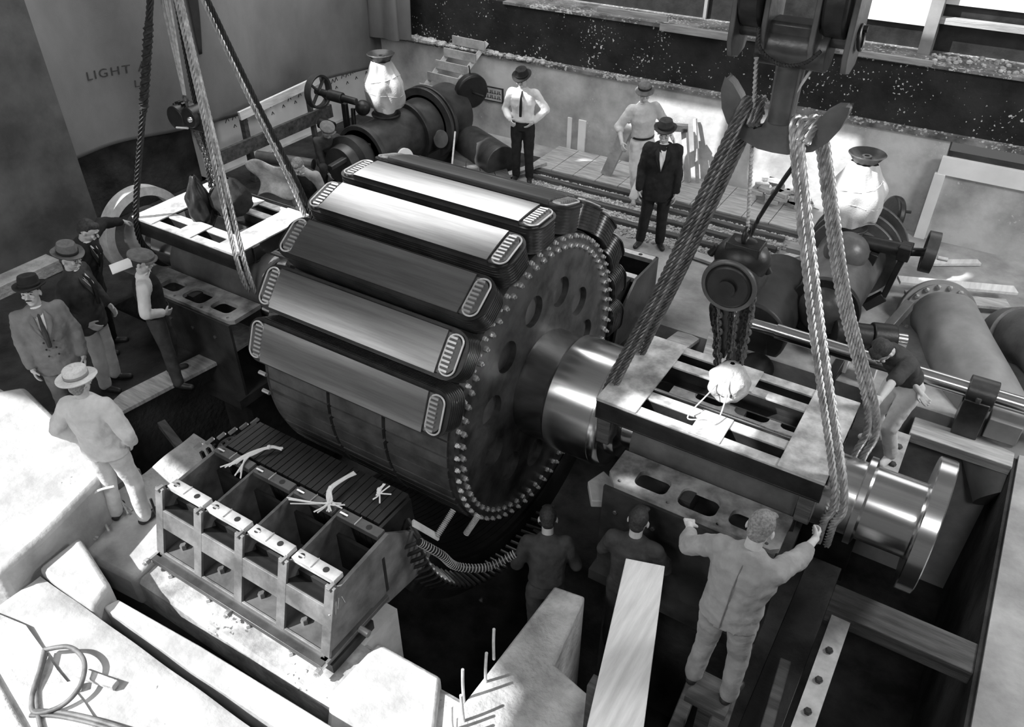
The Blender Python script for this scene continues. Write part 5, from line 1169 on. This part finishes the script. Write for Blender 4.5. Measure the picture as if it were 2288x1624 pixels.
        if hat == 'cap':
            pk = MB(); pk.grid(lambda u, v: hp(lerp(.10, .155, v), lerp(R(35), R(145), u), lerp(.004, -.012, v) + .012 * math.sin(PI * u)), 14, 4); pk.build('peak', hatm, ht, solid=.005)
        else:
            rb = MB(); rz = .012 if hat != 'bucket' else .018
            for zz in (0, .026): pass
            vs = [hp(.0955, 2 * PI * i / n, rz + z_) for z_ in (0, .028) for i in range(n)]
            rb.add(vs, [(i, (i + 1) % n, n + (i + 1) % n, n + i) for i in range(n)]).build('hat_band', 'mid_cloth' if hat == 'boater' else 'felt_dark', ht, solid=.003)
    root.location = loc; root.rotation_euler = (0, 0, R(heading))
    return root
leg_apart = lambda w=.16: (((-w, .03, .5), (-w * 1.15, -.02, .085), (-.3, 1, 0)), ((w, .03, .5), (w * 1.15, -.02, .085), (.3, 1, 0)))
person('man in a pale jacket and straw boater seen from behind on the white block', (-5.62, 2.46, 0), 22, 1.66, twist=4, top='jacket', topm='light_cloth', trm='light_cloth', hat='boater', hatm='straw', jacket_hem=.86, hair='hair_fair', Rr=((.36, -.10, -.16), (.25, .03, -.34)), L=((-.33, -.04, -.18), (-.23, .06, -.36)), legs=leg_apart(.13), lean=(1, -2), collar=False, tie=None)
person('moustached man in a grey double-breasted suit and black hat looking up at the camera', (-7.20, 3.05, 0), -118, 1.70, top='jacket', topm='grey_cloth', trm='grey_cloth', hat='fedora', hatm='felt_dark', tie='char_cloth', moust=True, buttons=True, head=(-22, -14), jacket_hem=.74)
person('man in profile with grey fedora, dark jacket and pale trousers, smoking', (-7.48, 3.62, 0), -62, 1.72, top='jacket', topm='char_cloth', trm='light_cloth', hat='fedora', hatm='felt', tie='dark_cloth', glasses=True, head=(-10, 6), Rr=((.26, -.06, -.18), (.20, .10, -.34)), L=((-.26, .0, -.18), (-.22, .12, -.36)), jacket_hem=.80)
person('bareheaded man in a black suit stretching one arm to the left frame corner', (-8.12, 4.05, 0), -58, 1.74, lean=(10, 4), bend=12, top='jacket', topm='dark_cloth', trm='dark_cloth', L=(('w', -8.25, 4.6, 1.35), ('w', -8.28, 4.74, 1.30)), Rr=((.26, .02, -.2), (.22, .2, -.34)), head=(0, 14), tie='dark_cloth', curl=(.7, .4), palm=((0, 0, -1), None))
person('man in flat cap and dark waistcoat with white sleeves, hand on hip, on the plank', (-6.98, 4.05, .03), -40, 1.60, vest='dark_cloth', topm='white_cloth', trm='char_cloth', hat='cap', hatm='felt', L=((-.36, -.04, -.17), (-.19, .06, -.30)), Rr=((.30, .0, -.17), (.17, .12, -.27)), head=(-18, 10), lean=(0, 3), legs=(((-.10, .06, .5), (-.13, -.02, .085), (-.2, 1, 0)), ((.14, .03, .5), (.24, .06, .085), (.5, 1, 0))), belt='leather')
person('blurred man in light shirt and dark waistcoat bending behind the left frame', (-8.12, 7.62, -.40), 190, 1.72, lean=(12, 0), bend=22, vest='dark_cloth', topm='mid_cloth', trm='dark_cloth', hair='hair_fair', L=((-.25, .14, -.18), (-.16, .34, -.26)), Rr=((.25, .14, -.18), (.16, .34, -.26)), head=(10, 12))
person('crouching dark-haired man with bare forearm leaning on the rear of the left frame', (-8.55, 6.95, -.55), 195, 1.66, lean=(28, 0), bend=30, top='shirt', topm='white_cloth', sleeves='rolled', trm='dark_cloth', L=(('w', -8.0, 6.4, 1.3), ('w', -7.55, 6.12, 1.30)), Rr=((.25, .15, -.2), (.15, .35, -.2)), head=(0, 20), palm=((0, 0, -1), None))
person('small dark-clothed worker squatting below the left spoked handwheel', (-8.95, 8.75, .12), -120, 1.55, hipz=.40, lean=(18, 0), bend=15, top='shirt', topm='char_cloth', trm='char_cloth', hat='cap', hatm='felt', L=((-.2, .22, -.2), (-.1, .42, -.26)), Rr=((.2, .22, -.2), (.1, .42, -.26)), legs=(((-.16, .36, .46), (-.14, .12, .085), (0, 1, 0)), ((.16, .36, .46), (.14, .12, .085), (0, 1, 0))))
person('man in a white shirt, dark tie and black hat with one hand on his hip', (-6.52, 10.72, 0), -160, 1.80, topm='white_cloth', trm='dark_cloth', hat='fedora', hatm='felt_dark', tie='dark_cloth', L=((-.40, -.05, -.17), (-.17, .06, -.31)), Rr=((.27, -.02, -.18), (.17, .17, -.26)), head=(-12, 16), curl=(.4, .8))
person('man in cream shirt and white trousers with dark hat, legs crossed, leaning on the trestle', (-4.62, 11.10, 0), -140, 1.80, topm='light_cloth', trm='white_cloth', hat='bucket', hatm='felt', sleeves='rolled', belt='leather', lean=(0, 4), Rr=((.34, .04, -.17), (.36, .18, -.30)), L=((-.36, .04, -.20), (-.38, .22, -.30)), head=(-10, 6), legs=(((-.06, .10, .5), (.10, .13, .085), (.2, 1, 0)), ((.10, .02, .5), (.02, -.06, .085), (.3, 1, 0))), shoem='mid_cloth')
person('man in a long dark suit and grey hat standing alone beside the gravel bed', (-3.76, 9.76, 0), -158, 1.80, top='jacket', topm='dark_cloth', trm='dark_cloth', hat='fedora', hatm='char_cloth', head=(-6, 4), jacket_hem=.72, legs=(((-.09, .02, .5), (-.10, -.02, .085), (-.3, 1, 0)), ((.13, .02, .5), (.17, -.02, .085), (.4, 1, 0))), L=((-.25, .0, -.2), (-.23, .08, -.46)), Rr=((.26, .0, -.2), (.25, .06, -.46)))
person('dark-haired man half hidden behind the right chain hoist', (-2.12, 8.35, 0), -170, 1.70, hipz=.45, lean=(10, 0), bend=8, top='shirt', topm='light_cloth', trm='dark_cloth', head=(20, 0), legs=(((-.16, .36, .46), (-.14, .12, .085), (0, 1, 0)), ((.16, .36, .46), (.14, .12, .085), (0, 1, 0))), L=((-.2, .22, -.2), (-.1, .42, -.26)), Rr=((.2, .22, -.2), (.1, .42, -.26)))
person('worker in dark short-sleeved shirt and pale trousers bending to grip the right wire ropes', (-.04, 7.0, 0), 148, 1.72, lean=(24, 3), bend=30, hipz=.90, top='shirt', topm='char_cloth', sleeves='short', trm='light_cloth', L=(('w', -.22, 6.35, 1.15), ('w', -.20, 6.02, 1.20)), Rr=(('w', .25, 7.0, 1.0), ('w', .26, 6.85, .78)), head=(10, 20), curl=(1.0, .6), palm=((1, 0, -.3), None), shoem='light_cloth', legs=(((-.10, .16, .46), (-.12, .02, .085), (-.3, 1, 0)), ((.12, .10, .46), (.16, -.10, .085), (.6, 1, 0))))
person('worker in a light grey jacket seen from behind, reaching up to hold the right ropes', (-.53, 3.50, .20), -4, 1.72, lean=(5, 2), bend=6, top='jacket', topm='mid_cloth', trm='mid_cloth', hair='hair_fair', collar=False, jacket_hem=.88, cuff=.55, seam=True, Rr=(('w', -.15, 3.8, 1.30), ('w', -.21, 4.08, 1.42)), L=(('w', -.82, 3.62, 1.45), ('w', -.98, 3.86, 1.30)), head=(0, 22), curl=(.5, 1.0), palm=((0, 0, -1), (-1, .2, 0)), legs=(((-.11, .04, .5), (-.14, 0, .085), (-.2, 1, 0)), ((.12, .05, .5), (.14, .0, .085), (.2, 1, 0))))
person('blurred worker in grey behind the top end of the bright plank', (-1.50, 4.26, -.98), 8, 1.74, lean=(0, 0), bend=2, top='shirt', topm='char_cloth', trm='char_cloth', collar=False, hair='hair', Rr=((.27, .12, -.18), (.18, .34, -.20)), L=((-.27, .12, -.18), (-.18, .34, -.20)), head=(0, 20))
person('faint blurred worker standing low in the pit beyond the concrete pier', (-2.22, 4.12, -1.36), 30, 1.70, lean=(10, 0), bend=14, top='shirt', topm='char_cloth', trm='char_cloth', hair='hair', L=((-.27, .12, -.18), (-.20, .34, -.20)), Rr=((.27, .12, -.18), (.18, .34, -.20)), head=(0, 10))
solo('cigar', MB().cyl((-7.36, 3.66, 1.555), (-7.29, 3.65, 1.545), .009, n=8), 'wood_dark', 'dark cigar at the mouth of the man in the grey fedora', 'cigar')
